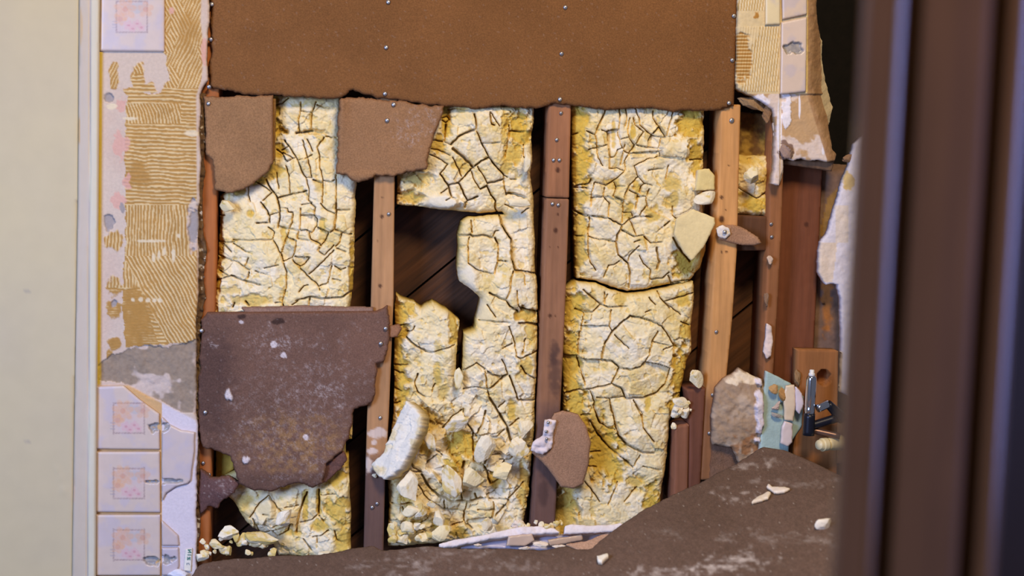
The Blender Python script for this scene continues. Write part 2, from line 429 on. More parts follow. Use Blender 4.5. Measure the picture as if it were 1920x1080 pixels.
# ---- floral tiles still on the strip
def star(x, y, cx, cy, r, k=7, seed=0):
    a = np.arctan2(y-cy, x-cx); d = np.hypot(x-cx, y-cy)/r
    return sstep(1.05, 0.8, d/(0.62+0.38*np.abs(np.cos(a*k/2+seed))))
def c_tile(fx, fy, sc=1.0, base=(210, 187, 170)):
    """floral print: dashed brown square, orange blossoms and pale pink berries; fx,fy = centre of the square"""
    def f(x, y, d, g):
        c = mix(np.tile(lin(base), (len(x), 1)), lin((190, 178, 188)), 0.5*sstep(0.45, 0.7, fbm(x, y, 26, int(fy))))
        if fx is None: return c
        hw, hh = 29*sc, 29*sc
        inside_sq = sstep(1, -1, np.maximum(np.abs(x-fx)-hw, np.abs(y-fy)-hh))
        c = mix(c, lin((212, 184, 176)), 0.45*inside_sq)
        c = mix(c, lin((176, 176, 178)), 0.5*blob(x, y, fx+12*sc, fy-18*sc, 18*sc, 9*sc, 0.5, 0.4, 3))
        fr = np.maximum(np.abs(np.abs(x-fx)-hw), 0); fr2 = np.abs(np.abs(y-fy)-hh)
        e = (((np.abs(x-fx) < hw+2) & (fr2 < 1.6)) | ((np.abs(y-fy) < hh+2) & (fr < 1.6))).astype(float)
        e *= 0.55+0.45*(np.sin((x+y)*1.1) > -0.3)
        c = mix(c, lin((150, 122, 118)), 0.75*e*(0.5+0.5*vnoise(x/4, y/4, 5)))
        for cx, cy, r, col, k in ((-12, -14, 24, (222, 164, 116), 7), (26, -14, 17, (218, 166, 126), 5), (-22, 4, 14, (222, 168, 124), 5)):
            s = star(x, y, fx+cx*sc, fy+cy*sc, r*sc, k, cx)
            c = mix(c, lin(col), 0.6*s*(0.5+0.5*vnoise(x/3, y/3, 3))); c = mix(c, lin((200, 120, 90)), 0.3*s*blob(x, y, fx+cx*sc, fy+cy*sc, 5, 5))
        for cx, cy, r in ((-6, 16, 11), (10, 13, 9), (18, 20, 8), (2, 22, 8)):
            s = star(x, y, fx+cx*sc, fy+cy*sc, r*sc, 5, cy)
            c = mix(c, lin((214, 170, 170)), 0.6*s); c = mix(c, lin((196, 120, 130)), 0.5*blob(x, y, fx+cx*sc, fy+cy*sc, 3, 2))
        lf = (np.abs(np.sin((y-fy)*0.55)) > 0.8) & (x > fx-hw-8*sc) & (x < fx-hw+2) & (y > fy+6) & (y < fy+22)
        c = mix(c, lin((170, 156, 160)), 0.5*lf.astype(float))
        return c
    return f
YT = YP-0.0005
def tile(poly, label, fx=None, fy=0, sc=1.0, cat='wall tile', group=None, Y=YT, base=(210, 187, 170), th=0.006, holes=()):
    def h(x, y, d, g):
        r = 0.006+0*x
        for cx, cy, rx, ry in holes: r -= 0.006*blob(x, y, cx, cy, rx, ry, 0.3, 0.3, cx)
        return r
    cf0 = c_tile(fx, fy, sc, base)
    def cf(x, y, d, g):
        c = cf0(x, y, d, g)
        for cx, cy, rx, ry in holes:
            c = mix(c, mix(np.tile(lin((120, 118, 128)), (len(x), 1)), lin((190, 176, 160)), fbm(x, y, 5, 3)), blob(x, y, cx, cy, rx*1.05, ry*1.05, 0.3, 0.3, cx))
        return c
    o = relief('wall_tile', poly, Y, 0.0005, 1.6, h, cf, tile_m, rnd=(1.6, 0.0025), sidecol=(222, 190, 130))
    return tag(o, label, cat, group)
tile([(190, -60), (309, -60), (309, 97), (188, 96)], 'floral ceramic tile left alone above the stripped adhesive', 248, 32, 1.0)
tile([(182, 724), (232, 722), (262, 748), (299, 775), (300, 842), (181, 841)], 'floral tile with its upper right corner broken off, under grey plaster', 243, 783, 0.98, holes=((290, 800, 11, 9),))
tile([(182, 846), (300, 846), (301, 960), (181, 959)], 'middle floral tile of the lower left column', 243, 905, 0.98, holes=((288, 902, 14, 4),))
tile([(181, 964), (301, 964), (301, 1078), (181, 1078)], 'bottom floral tile of the lower left column', 243, 1020, 0.98, holes=((286, 1050, 15, 9),))
tile(jag([(303, 780), (318, 795), (340, 806), (366, 810), (365, 845), (358, 900), (352, 906), (330, 912), (312, 924), (304, 940)], 0.6, 3, 8), 'plain pale tile strip beside the floral tiles, broken at its lower edge', holes=((306, 901, 26, 5), (308, 800, 12, 8)), base=(206, 186, 176))
tile([(303, 960), (304, 975), (334, 1003), (336, 1022), (304, 1022)], 'small triangular plain tile remnant near the bottom', base=(204, 184, 178))
tile([(304, 1026), (335, 1026), (336, 1060), (330, 1078), (304, 1078)], 'short plain tile remnant at the bottom edge', holes=((312, 1048, 14, 9),), base=(198, 182, 184))
# torn tape with green print
def c_tape(x, y, d, g):
    c = np.tile(lin((232, 222, 206)), (len(x), 1))
    # characters turned on their side, reading upwards: Z, I, N and a paler C
    def stroke(c, pts, col, wd=1.0):
        for (ax, ay), (bx, by) in zip(pts[:-1], pts[1:]):
            t = np.clip(((x-ax)*(bx-ax)+(y-ay)*(by-ay))/((bx-ax)**2+(by-ay)**2), 0, 1)
            c = mix(c, lin(col), 0.95*sstep(wd+0.5, wd-0.4, np.hypot(x-ax-t*(bx-ax), y-ay-t*(by-ay))))
        return c
    g_ = (34, 104, 92)
    c = stroke(c, [(358, 1031), (353, 1031), (358, 1036), (353, 1036)], g_)
    c = stroke(c, [(357.5, 1040.5), (352.5, 1040.5)], g_)
    c = stroke(c, [(352, 1045), (352, 1049.5), (356, 1045), (356, 1049.5)], g_)
    c = stroke(c, [(350.5, 1059), (350.5, 1056.5), (354, 1056), (355, 1059)], (120, 130, 140), 0.7)
    return c
o = relief('printed_label_scrap', jag([(348, 1030), (360, 1028), (358, 1072), (345, 1070)], 0.8, 2, 5), YP-0.004, 0.003, 1.0, bumpy(0.0005, 8), c_tape, plaster_m, rnd=(1, 0.0003))
tag(o, 'small white paper scrap with green printed marks at the bottom corner of the plaster', 'paper scrap')

# ---- sheathing of diagonal planks behind everything
def sheath():
    V = []; F = []; Cc = []
    a = math.radians(41); ux, uz = math.cos(a), math.sin(a); vx, vz = -uz, ux
    cx, cz = at1(800, 528, 0.1)[0], at1(800, 528, 0.1)[2]
    rnd = random.Random(5); wd = 0.135
    for k in range(-12, 13):
        y0 = 0.104+rnd.uniform(0, .003); col = lin((84, 50, 26))*rnd.uniform(0.75, 1.2)
        p = [( -1.7, k*wd+0.002), (1.7, k*wd+0.002), (1.7, (k+1)*wd-0.002), (-1.7, (k+1)*wd-0.002)]
        b = len(V)
        for yy in (y0, y0+0.018):
            for s, t in p:
                V.append((cx+s*ux+t*vx, yy, cz+s*uz+t*vz)); Cc.append(col)
        for q in ((0, 1, 2, 3), (7, 6, 5, 4), (0, 4, 5, 1), (1, 5, 6, 2), (2, 6, 7, 3), (3, 7, 4, 0)): F.append([b+i for i in q])
    return V, F, np.array(Cc)
# keep only the planks' parts that back the opening: clip with bmesh planes
V, F, Cc = sheath()
o = mesh_obj('wall_back', V, F, plank_m, None, Cc, False, origin=(0, 0.1, 0))
xr = at1(1462, 300, 0.1)[0]
bm = bmesh.new(); bm.from_mesh(o.data)
for co_, no_ in (((xr, 0, 0), (1, 0, 0)), ((-0.75, 0, 0), (-1, 0, 0)), ((0, 0, 0.75), (0, 0, 1)), ((0, 0, -0.85), (0, 0, -1))):
    bmesh.ops.bisect_plane(bm, geom=bm.verts[:]+bm.edges[:]+bm.faces[:], plane_co=Vector(co_)-o.location, plane_no=no_, clear_outer=True)
bm.to_mesh(o.data); bm.free()
tag(o, 'dark diagonal plank sheathing behind the studs', kind='structure')
# far sheet closing the void, coloured near black to stand for its shade
o = box('wall_cavity_shade', -1.2, 1.4, 0.60, 0.62, -0.95, 0.95, hwood_m, (18, 12, 9)); tag(o, kind='structure')

# ================================================================== STUDS
def c_wood(col, knots=(), stain=None):
    c0 = lin(col)
    def f(x, y, d, g):
        gr = fbm(x*1.0, y*0.05, 3.2, 9)*0.5+fbm(x, y*0.2, 9, 4)*0.5
        c = c0[None, :]*(0.78+0.44*gr)[:, None]
        if stain: c = stain(x, y, c)
        for kx, ky, r in knots:
            c = mix(c, lin((74, 38, 22)), 0.9*blob(x, y, kx, ky, r, r*1.3, 0.6))
        return c
    return f
def stud(poly, label, col, Y=0.0, depth=0.089, knots=(), nails=(), stain=None, name='stud', cat='stud', group=None, step=2.6, h=None, nailY=None):
    o = relief(name, poly, Y, depth, step, h or bumpy(0.0004, 14), c_wood(col, knots, stain), wood_m, rnd=(1.5, 0.0015))
    tag(o, label, cat, group)
    for n in nails: nailhead(o, n[0], n[1], (Y if nailY is None else nailY)-0.001, n[2] if len(n) > 2 else 3.6)
    return o
stud([(383, -60), (412, -60), (411, 150), (406, 380), (403, 580), (397, 830), (392, 1075), (362, 1075), (366, 600), (374, 300)], 'leftmost orange-brown stud along the plaster edge', (168, 98, 48),
     nails=[(378, 443), (380, 519), (381, 868), (392, 890)])
def st_low(y0, y1, col, amt=0.85):
    def f(x, y, c):
        c = mix(c, lin(col), amt*sstep(y0, y1, y+18*(fbm(x, y, 18, 6)-0.5)*2)); return c
    return f
def st1(x, y, c):
    c = st_low(840, 880, (84, 62, 62))(x, y, c)
    for a in ((708, 812, 17, 8), (697, 845, 8, 6), (690, 868, 9, 14), (700, 830, 5, 5)): c = mix(c, lin((222, 200, 184)), 0.8*blob(x, y, *a, 0.5, 0.4, 8))
    return c
stud([(708, 170), (746, 170), (740, 330), (738, 560), (729, 780), (722, 900), (719, 1036), (682, 1036), (688, 800), (695, 600), (702, 330)], 'second stud from the left, pale wood with dark stained foot', (180, 132, 88),
     knots=[(717, 371, 1.5), (716, 406, 3), (709, 452, 1.4), (713, 536, 3)], nails=[(729, 401), (713, 783), (698, 951), (707, 944)], stain=st1)
stud([(1029, 190), (1071, 190), (1067, 371), (1024, 370)], 'upper reddish piece of the spliced third stud', (156, 104, 70), knots=[(1046, 319, 4.0)],
     nails=[(1052, 212), (1044, 262), (1038, 300), (1049, 300)])
def st2(x, y, c):
    c = st_low(740, 800, (98, 72, 66))(x, y, c)
    for kx, ky, r in ((1040, 700, 16), (1030, 850, 14), (1018, 925, 12), (1040, 660, 10)): c = mix(c, lin((70, 48, 44)), 0.6*blob(x, y, kx, ky, r*0.7, r*2.2, 0.9, 0.3, 2))
    return c
stud([(1024, 372), (1067, 373), (1063, 500), (1057, 640), (1050, 780), (1046, 880), (1040, 996), (997, 996), (1006, 840), (1015, 600)], 'lower long piece of the spliced third stud behind the round board flap', (148, 102, 72),
     knots=[(1046, 402, 2.2), (1042, 432, 4), (1030, 464, 1.2), (1046, 464, 1.2), (1031, 592, 3), (1042, 592, 1.4)], nails=[(1036, 382), (1047, 384)], stain=st2)
def st3(x, y, c):
    c = st_low(700, 760, (120, 76, 50))(x, y, c); return c
stud([(1352, 196), (1389, 196), (1386, 300), (1382, 470), (1373, 600), (1362, 710), (1352, 740), (1345, 900), (1314, 900), (1326, 700), (1340, 470), (1348, 320)], 'fourth stud, orange pine running down to the plaster lump', (206, 148, 90),
     knots=[(1367, 310, 1.5), (1353, 370, 3), (1360, 393, 1.4), (1353, 411, 5), (1353, 472, 2), (1362, 472, 2)], nails=[(1372, 226, 5), (1343, 622), (1336, 740), (1330, 812)], stain=st3)
stud([(1448, 215), (1472, 215), (1466, 420), (1459, 560), (1449, 720), (1447, 860), (1424, 860), (1430, 700), (1438, 500), (1444, 320)], 'narrow dirty stud at the right with torn plaster clinging to its edge', (150, 96, 58), Y=0.006,
     nails=[(1446, 420), (1447, 444)])
stud([(1266, 800), (1292, 795), (1289, 932), (1262, 948)], 'left half of the short doubled stud rising from behind the fallen board', (134, 86, 62), Y=-0.004, depth=0.085)
stud([(1287, 731), (1323, 728), (1320, 780), (1312, 930), (1291, 944), (1293, 760)], 'right half of the short doubled stud under the small foam lump', (112, 68, 50), Y=-0.002, depth=0.085)
o = stud([(1376, 403), (1440, 406), (1438, 470), (1374, 470)], 'horizontal blocking between the two right studs under the small foam fill', (92, 58, 36), Y=0.018, depth=0.07, name='wood_blocking', cat='blocking')
o = stud([(1464, 296), (1543, 306), (1526, 655), (1520, 870), (1444, 870), (1456, 560)], 'wide reddish board right of the narrow stud', (116, 66, 42), Y=0.045, depth=0.04, knots=[(1512, 421, 4)], name='wood_board', cat='board')
def c_greyb(x, y, d, g):
    c = mix(np.tile(lin((128, 96, 72)), (len(x), 1)), lin((112, 92, 88)), fbm(x, y, 60, 4))
    c = mix(c, lin((176, 110, 52)), 0.9*blob(x, y, 1550, 560, 9, 60, 0.6, 0.4, 3))
    c = mix(c, lin((150, 112, 56)), 0.9*inside([(1552, 370), (1580, 345), (1570, 420), (1548, 450), (1536, 440)], x, y).astype(float))
    return mix(c, lin((40, 22, 14)), blob(x, y, 1545, 570, 3, 3))
o = relief('wood_board', [(1542, 306), (1612, 312), (1600, 870), (1519, 870), (1526, 655)], 0.058, 0.03, 3, bumpy(0.002, 30), c_greyb, hwood_m)
tag(o, 'greyish brown board with torn paper behind the jagged white plaster', 'board')
# dark recess far right above
o = relief('wood_ledge', [(1470, 300), (1566, 302), (1560, 322), (1540, 318), (1470, 308)], 0.0, 0.08, 3, bumpy(0.0006, 10), c_wood((128, 96, 72)), wood_m)
tag(o, 'short horizontal ledge board under the broken tiled corner', 'board')

# ================================================================== FIBRE BOARDS
def c_board(col, dust=(), dcol=(190, 172, 165), spot=0.0, warm=None, seed=2):
    c0 = lin(col)
    def f(x, y, d, g):
        c = c0[None, :]*(0.84+0.32*fbm(x, y, 70, seed))[:, None]
        c = c*(0.93+0.14*vnoise(x/2.2, y/2.2, seed+4))[:, None]
        if warm is not None: c = warm(x, y, c)
        for cx, cy, rx, ry, a in dust:
            c = mix(c, lin(dcol), 0.75*a*blob(x, y, cx, cy, rx, ry, 1.4, 0.8, cx)*sstep(0.45, 0.85, fbm(x, y, 6, cy)*0.6+0.4*vnoise(x/1.7, y/1.7, 9)))
        if spot:
            f1, f2, iv = worley(x, y, 16, 6); c = mix(c, lin((205, 190, 180)), spot*sstep(0.12, 0.06, f1)*(iv > 0.55))
        if seed != 99: c = mix(c, lin((108, 66, 40)), 0.55*sstep(5, 0, d))
        return c
    return f
def h_board(cur=(), a=0.0007, s=24, seed=1):
    def f(x, y, d, g):
        h = a*2*(fbm(x, y, s, seed)-0.5)
        for cx, cy, rx, ry, am in cur: h += am*np.exp(-((x-cx)/rx)**2-((y-cy)/ry)**2)
        return h
    return f
up = [(397, -60), (1384, -60), (1380, 100), (1377, 200), (1372, 197), (1345, 207), (1290, 206), (1250, 207), (1180, 203), (1090, 199), (1040, 193), (1010, 203), (985, 203), (940, 198), (890, 204), (850, 199), (800, 197), (740, 186), (715, 184), (692, 178), (662, 168), (640, 184), (600, 186), (560, 182), (520, 178), (470, 178), (430, 170), (395, 163)]
o = relief('fibre_board', jag(up, 3.0, 8, 6, straight=(0, 1, 2)), -0.011, 0.0105, 2.4, h_board((), 0.0005, 60), c_board((124, 82, 46), spot=0.1), board_m, rnd=(4, 0.004), sidecol=(120, 78, 44))
tag(o, 'large upper brown fibre board nailed across all the studs', 'fibre board')
for p in ((728, 4), (724, 89), (722, 176), (1060, 14), (1053, 101), (1050, 186), (1376, 30), (1373, 113), (1367, 193), (395, 74), (397, 8), (392, 163)): nailhead(o, *p, -0.0115, 4.2)
o = relief('fibre_board', jag([(381, 180), (420, 182), (512, 178), (512, 306), (498, 326), (462, 352), (435, 362), (402, 356), (398, 300), (386, 290), (384, 230)], 2.2, 4, 6, straight=(2,)), -0.014, 0.012, 1.8, h_board(((500, 345, 30, 20, -0.004),), 0.001), c_board((152, 112, 76)), board_m, rnd=(3, 0.003), sidecol=(104, 68, 40))
tag(o, 'small brown board piece under the left end of the upper board', 'fibre board', 'torn pieces of brown wall board')
nailhead(o, 391, 194, -0.015)
o2_ = relief('board_layer', jag([(500, 184), (517, 186), (516, 300), (500, 306)], 0.5, 3, 6), -0.008, 0.01, 2, bumpy(0.0005, 10), c_board((134, 92, 44), seed=99), board_m, parent=o, rnd=(1, 0.001))
o = relief('fibre_board', jag([(640, 184), (680, 182), (735, 188), (833, 198), (820, 240), (806, 278), (800, 318), (770, 322), (735, 332), (705, 328), (690, 338), (672, 343), (650, 328), (630, 326), (634, 270), (632, 220)], 3.0, 5, 6), -0.017, 0.013, 1.8,
           h_board(((800, 300, 25, 30, 0.006), (640, 200, 12, 40, 0.007), (700, 330, 60, 8, 0.003)), 0.0012), c_board((148, 108, 74), dust=((765, 245, 26, 18, 0.7), (800, 215, 25, 18, 0.6))), board_m, rnd=(3, 0.004), sidecol=(112, 72, 46))
tag(o, 'torn brown board piece with whitish scuffs over the top of the second stud', 'fibre board', 'torn pieces of brown wall board')
for p in ((738, 196), (726, 226)): nailhead(o, *p, -0.018, 4.2)
dust1 = [(570, 780, 90, 60, 0.5), (600, 870, 60, 30, 0.5), (550, 640, 40, 10, 0.7), (510, 640, 30, 22, 0.6), (590, 730, 30, 16, 0.6), (470, 820, 30, 40, 0.3), (640, 740, 14, 26, 0.6), (650, 630, 14, 18, 0.5), (400, 640, 10, 10, .8), (520, 900, 20, 10, 0.6), (590, 690, 70, 12, 0.5)]
def w1(x, y, c):
    c = mix(c, lin((150, 112, 72)), 0.75*blob(x, y, 555, 830, 80, 50, 1.2, 0.3, 3)*sstep(0.3, 0.7, fbm(x, y, 8, 5)))
    c = mix(c, lin((66, 48, 46)), 0.55*blob(x, y, 395, 720, 40, 110, 1.2, 0.2, 3)); c = mix(c, lin((132, 96, 78)), 0.45*blob(x, y, 690, 650, 60, 60, 1.2))
    for a in ((428, 741, 7, 9), (463, 860, 9, 8), (530, 668, 7, 5), (574, 817, 6, 5), (452, 604, 6, 4), (512, 644, 6, 7)): c = mix(c, lin((215, 200, 196)), 0.9*blob(x, y, *a, 0.3, 0.4, 4))
    for a in ((524, 602, 10, 5), (452, 594, 8, 4)): c = mix(c, lin((52, 36, 32)), 0.8*blob(x, y, *a, 0.6, 0.4, 4))
    return c
big = [(388, 586), (560, 585), (706, 584), (728, 572), (731, 600), (728, 655), (720, 678), (706, 682), (704, 740), (690, 760), (664, 768), (660, 800), (642, 846), (612, 868), (606, 905), (585, 915), (560, 905), (540, 910), (510, 922), (470, 918), (448, 906), (440, 880), (432, 855), (405, 845), (380, 838), (372, 800), (376, 650), (376, 600)]
def hbig(x, y, d, g):
    h = 0.0014*2*(fbm(x, y, 40, 3)-0.5)+0.002*blob(x, y, 560, 840, 90, 50, 1, 0.3, 2)*fbm(x, y, 7, 3)
    h += 0.012*sstep(790, 930, y) - 0.010*sstep(880, 925, y)
    for a in ((428, 741, 7, 9), (463, 860, 9, 8)): h += 0.004*blob(x, y, *a, 0.6, 0.4, 4)
    return h
bb = relief('fibre_board', jag(big, 2.6, 9, 6, straight=(0, 1)), -0.016, 0.012, 1.8, hbig, c_board((112, 82, 68), dust=dust1, spot=0.12, warm=w1), board_m, rnd=(3, 0.004), sidecol=(150, 104, 82))
tag(bb, 'large dark stained board sheet with torn lower edge at the left', 'fibre board')
for p in ((723, 616), (714, 644), (385, 773), (378, 620)): nailhead(bb, *p, -0.018, 4.0)
o = relief('torn_flap', jag([(645, 845), (652, 862), (640, 880), (612, 905), (600, 908), (608, 870), (628, 855)], 1, 5, 5), -0.012, 0.004, 2, bumpy(0.002, 12), c_board((104, 72, 62)), board_m, parent=bb, rnd=(2, 0.002))
o = relief('board_layer', jag([(452, 577), (560, 573), (700, 576), (700, 586), (460, 588)], 0.8, 3, 6), -0.008, 0.006, 2, bumpy(0.001, 10), c_board((150, 118, 100)), board_m, parent=bb, rnd=(2, 0.001))
o = relief('fibre_board', jag([(376, 880), (396, 896), (430, 894), (450, 905), (440, 925), (418, 938), (408, 955), (392, 950), (376, 966), (370, 930)], 1.6, 15, 5), -0.012, 0.012, 2, h_board(((420, 920, 30, 20, 0.006),), 0.002, 14), c_board((98, 70, 66), dust=((425, 915, 25, 20, 0.7),), spot=0.3), board_m, rnd=(3, 0.003), sidecol=(140, 110, 90))
tag(o, 'small ragged board flap hanging on the leftmost stud below the dark sheet', 'fibre board', 'torn pieces of brown wall board')
o = relief('fibre_board', jag([(730, 612), (748, 608), (754, 616), (745, 633), (729, 634)], 0.8, 5, 5), -0.010, 0.006, 2, bumpy(0.001, 10), c_board((160, 112, 80)), board_m, rnd=(2, 0.002))
tag(o, 'tiny brown board scrap sticking out right of the second stud', 'fibre board', 'torn pieces of brown wall board')
# round flap and its plaster tab
rf = relief('fibre_board', jag([(1040, 776), (1056, 771), (1085, 778), (1100, 800), (1108, 830), (1104, 870), (1094, 908), (1075, 917), (1052, 914), (1040, 896), (1018, 868), (998, 850), (1010, 835), (1035, 820), (1030, 796)], 0.8, 6, 7), -0.024, 0.010, 2.2,
            h_board(((1100, 850, 25, 50, 0.004),), 0.0006), c_board((160, 120, 92), seed=99), board_m, rnd=(3, 0.003), sidecol=(120, 84, 60))
tag(rf, 'rounded tan board flap nailed to the third stud near the bottom', 'fibre board', 'torn pieces of brown wall board')
pt = relief('plaster_tab', jag([(1022, 788), (1044, 788), (1038, 810), (1036, 840), (1018, 853), (996, 846), (1000, 830), (1018, 818)], 1.5, 7, 4), -0.032, 0.008, 1.8, bumpy(0.004, 10), flatcol((226, 206, 200), 0.2, 10), plaster_m, parent=rf, rnd=(3, 0.003))
for p in ((1028, 792), (1024, 809), (1025, 823)): nailhead(rf, *p, -0.036, 3.2)
rf2 = relief('fibre_board', jag([(1345, 428), (1356, 422), (1378, 423), (1398, 430), (1420, 444), (1427, 456), (1412, 461), (1392, 460), (1372, 456), (1350, 450)], 0.8, 7, 5), -0.012, 0.009, 2, h_board(((1425, 450, 20, 20, 0.008),), 0.0008), c_board((164, 122, 92), seed=99), board_m, rnd=(3, 0.003), sidecol=(190, 165, 145))
tag(rf2, 'pointed tan board scrap nailed across the fourth stud', 'fibre board', 'torn pieces of brown wall board')
relief('plaster_tab', jag([(1343, 428), (1356, 422), (1368, 428), (1370, 440), (1360, 448), (1347, 443)], 1.2, 7, 4), -0.017, 0.005, 1.6, bumpy(0.003, 6), flatcol((232, 218, 206), 0.15, 8), plaster_m, parent=rf2, rnd=(2, 0.002))
nailhead(rf2, 1359, 435, -0.020, 4)

# ================================================================== SPRAY FOAM
def cv(ox, oy, s, L):
    out = []
    for it in L:
        w = 1.0
        if isinstance(it, tuple) and len(it) == 2 and isinstance(it[0], list): w, it = it[1], it[0]
        out.append(([(ox+a/s, oy+b/s) for a, b in it], w))
    return out
H = 1.8; HH = 2.6     # widths of the strong splits
K1 = cv(400, 180, 5.4, [
 [(885,60),(880,150),(860,240),(865,330),(880,370)], [(880,152),(1000,168)], [(1040,60),(1010,140),(990,240),(990,320)], [(1050,90),(1120,115),(1220,125)],
 [(620,95),(700,70),(760,20)], ([(720,450),(790,545),(860,660),(915,800),(940,830)],1.4), [(690,550),(760,510)], [(640,545),(700,590),(750,660),(830,625)], [(700,575),(800,630)],
 [(905,450),(935,560),(960,650),(985,760),(1000,830),(940,828)], [(950,440),(1005,560)], [(1120,420),(1050,520),(1075,600),(1075,700),(1110,850),(1105,1080)],
 [(865,650),(950,625),(1000,595)], [(735,710),(765,800),(775,990)], [(640,780),(660,940)], ([(530,850),(570,930),(640,1020),(660,1080)],H), ([(655,1035),(780,1000),(945,960)],H),
 [(940,830),(970,940),(965,1060),(1000,1080)], ([(1010,850),(1100,880)],1.4), [(1110,855),(1195,870),(1225,850)], [(1243,800),(1243,1080)], [(355,870),(350,1000),(370,1070)],
 [(400,860),(530,930),(590,980),(500,1060)], [(1140,410),(1250,425)], ([(840,375),(930,362),(1000,352)],HH)])
K1 += cv(400, 380, 5.4, [
 ([(480,0),(545,80),(572,140),(570,205),(440,205)],1.5), ([(655,0),(675,80),(670,180),(655,250)],H), [(580,125),(670,100)], [(680,55),(750,60)], ([(750,60),(755,95),(805,100)],1.4), [(805,100),(800,200),(770,265)],
 ([(665,235),(765,265),(870,280),(940,275),(1000,305)],1.3), ([(985,5),(1035,45),(1025,130)],1.5), [(895,20),(985,5)], [(1025,130),(1055,165),(1050,240),(1000,305)], [(890,128),(1030,128)], [(885,60),(880,275)],
 [(1090,10),(1160,80),(1230,110)], ([(1243,0),(1243,120),(1225,270),(1180,300)],H), ([(1245,75),(1380,70)],1.5), [(1060,250),(1180,300)], ([(1225,270),(1310,300),(1400,320)],1.5),
 ([(1170,310),(1130,400),(1060,480)],1.4), [(1300,310),(1280,400),(1240,440)], ([(870,285),(850,360),(970,380)],1.3), [(770,265),(745,350)], ([(745,350),(840,385)],1.4), [(840,385),(825,500),(800,560)], [(745,350),(690,500)],
 [(970,300),(985,370),(1080,420)], [(1080,420),(1060,480)], ([(640,430),(690,540),(715,620),(745,700)],1.4), [(745,700),(740,860),(700,1000)], [(600,370),(640,430)],
 [(200,380),(330,380),(440,375),(600,370),(620,300),(560,250)], [(715,595),(800,560),(830,610),(880,640)], [(830,540),(870,550),(980,550),(930,620),(870,650)], [(1060,480),(1130,530),(1220,430)],
 [(1220,480),(1080,620),(970,720)], [(1250,460),(1340,495)], [(870,650),(970,750),(1050,820),(1080,880)], [(1080,840),(1160,810),(1200,640)], [(200,415),(330,495),(370,500)],
 [(180,590),(240,600),(370,680)], [(430,690),(550,725)], [(355,560),(320,640)], ([(180,740),(270,770),(340,795),(480,830)],H), [(365,700),(350,760)], [(520,660),(660,630)],
 [(870,900),(920,840),(960,830)], [(1210,770),(1290,790)], [(1230,640),(1290,680),(1340,660)], ([(840,990),(980,950),(1120,965),(1290,960),(1400,905)],H), ([(980,960),(970,1030)],1.5),
 ([(700,1000),(710,1040)],1.5), [(630,1010),(700,1010)], [(800,1030),(860,990)], ([(195,1060),(215,1015)],1.5), ([(330,1000),(360,1040)],1.5), [(40,130),(110,130)], [(40,400),(210,400)],
 [(100,420),(180,500)], [(60,690),(150,740)], [(45,540),(180,580)], [(0,800),(180,740)]])
K2 = cv(740, 190, 5.4, [
 [(540,85),(620,70),(730,80)], [(480,170),(530,150),(555,185),(520,215),(480,190)], ([(520,235),(500,400)],H), ([(385,390),(500,410),(570,440)],1.4), ([(570,440),(640,360),(770,300),(815,285)],HH),
 ([(805,130),(820,200),(825,300),(870,400),(950,560)],1.5), ([(835,640),(880,600),(955,565)],H), ([(955,565),(1010,640),(1110,745)],H), [(370,480),(440,490),(560,545)], [(360,540),(450,580),(540,635),(460,735)],
 ([(590,480),(680,550),(760,620),(800,670)],3.6), ([(770,690),(830,640)],1.5), [(840,660),(880,720),(940,830)], ([(460,735),(545,850),(580,970)],H), ([(545,850),(650,825)],H), ([(650,825),(770,700)],1.4),
 [(590,570),(680,760)], ([(650,825),(700,930),(740,1005),(845,965)],H), [(735,1010),(715,1080)], [(780,710),(810,800),(870,890)], ([(870,890),(940,855)],H), ([(940,830),(1020,820),(1110,790)],H),
 ([(1110,750),(1115,850),(1140,950)],1.4), ([(940,860),(980,950),(1030,1010),(1025,1080)],H), [(470,930),(540,880)], [(520,1000),(580,970),(620,980)], [(880,420),(980,425),(1060,415)],
 ([(965,110),(980,230),(1010,240)],1.6), [(970,110),(1060,250)], ([(1165,300),(1310,305)],1.5), [(1160,240),(1160,330),(1120,560)], [(1180,790),(1240,790)], [(1310,440),(1310,560),(1370,650)],
 [(1115,750),(1150,770)], ([(1140,935),(1230,940),(1320,975)],HH), ([(0,935),(50,935)],H)])
K2 += cv(840, 380, 4.5, [
 ([(440,100),(455,190),(490,250),(535,310),(540,480),(570,580)],HH), ([(570,580),(640,585),(750,610)],HH), ([(85,280),(190,270),(210,285),(300,275),(380,295)],H), [(380,295),(400,240),(430,235)],
 ([(195,150),(205,250)],1.5), [(180,290),(170,340),(170,500)], ([(400,300),(425,350),(425,440),(415,520),(395,600)],H), ([(425,490),(500,495)],H), [(170,510),(260,570),(380,600)],
 ([(550,580),(530,640),(520,740),(490,810)],1.4), ([(350,760),(430,800),(490,820),(520,870),(590,915)],H), [(640,590),(650,690)], [(580,740),(590,860),(620,900)], ([(620,885),(750,925)],H),
 ([(600,1015),(700,1020),(770,1040)],HH), [(630,90),(690,50)], [(490,20),(560,50)], ([(405,0),(410,60),(430,85)],1.5), ([(145,0),(150,40)],1.3), [(330,860),(400,960)], [(260,990),(520,1010)]])
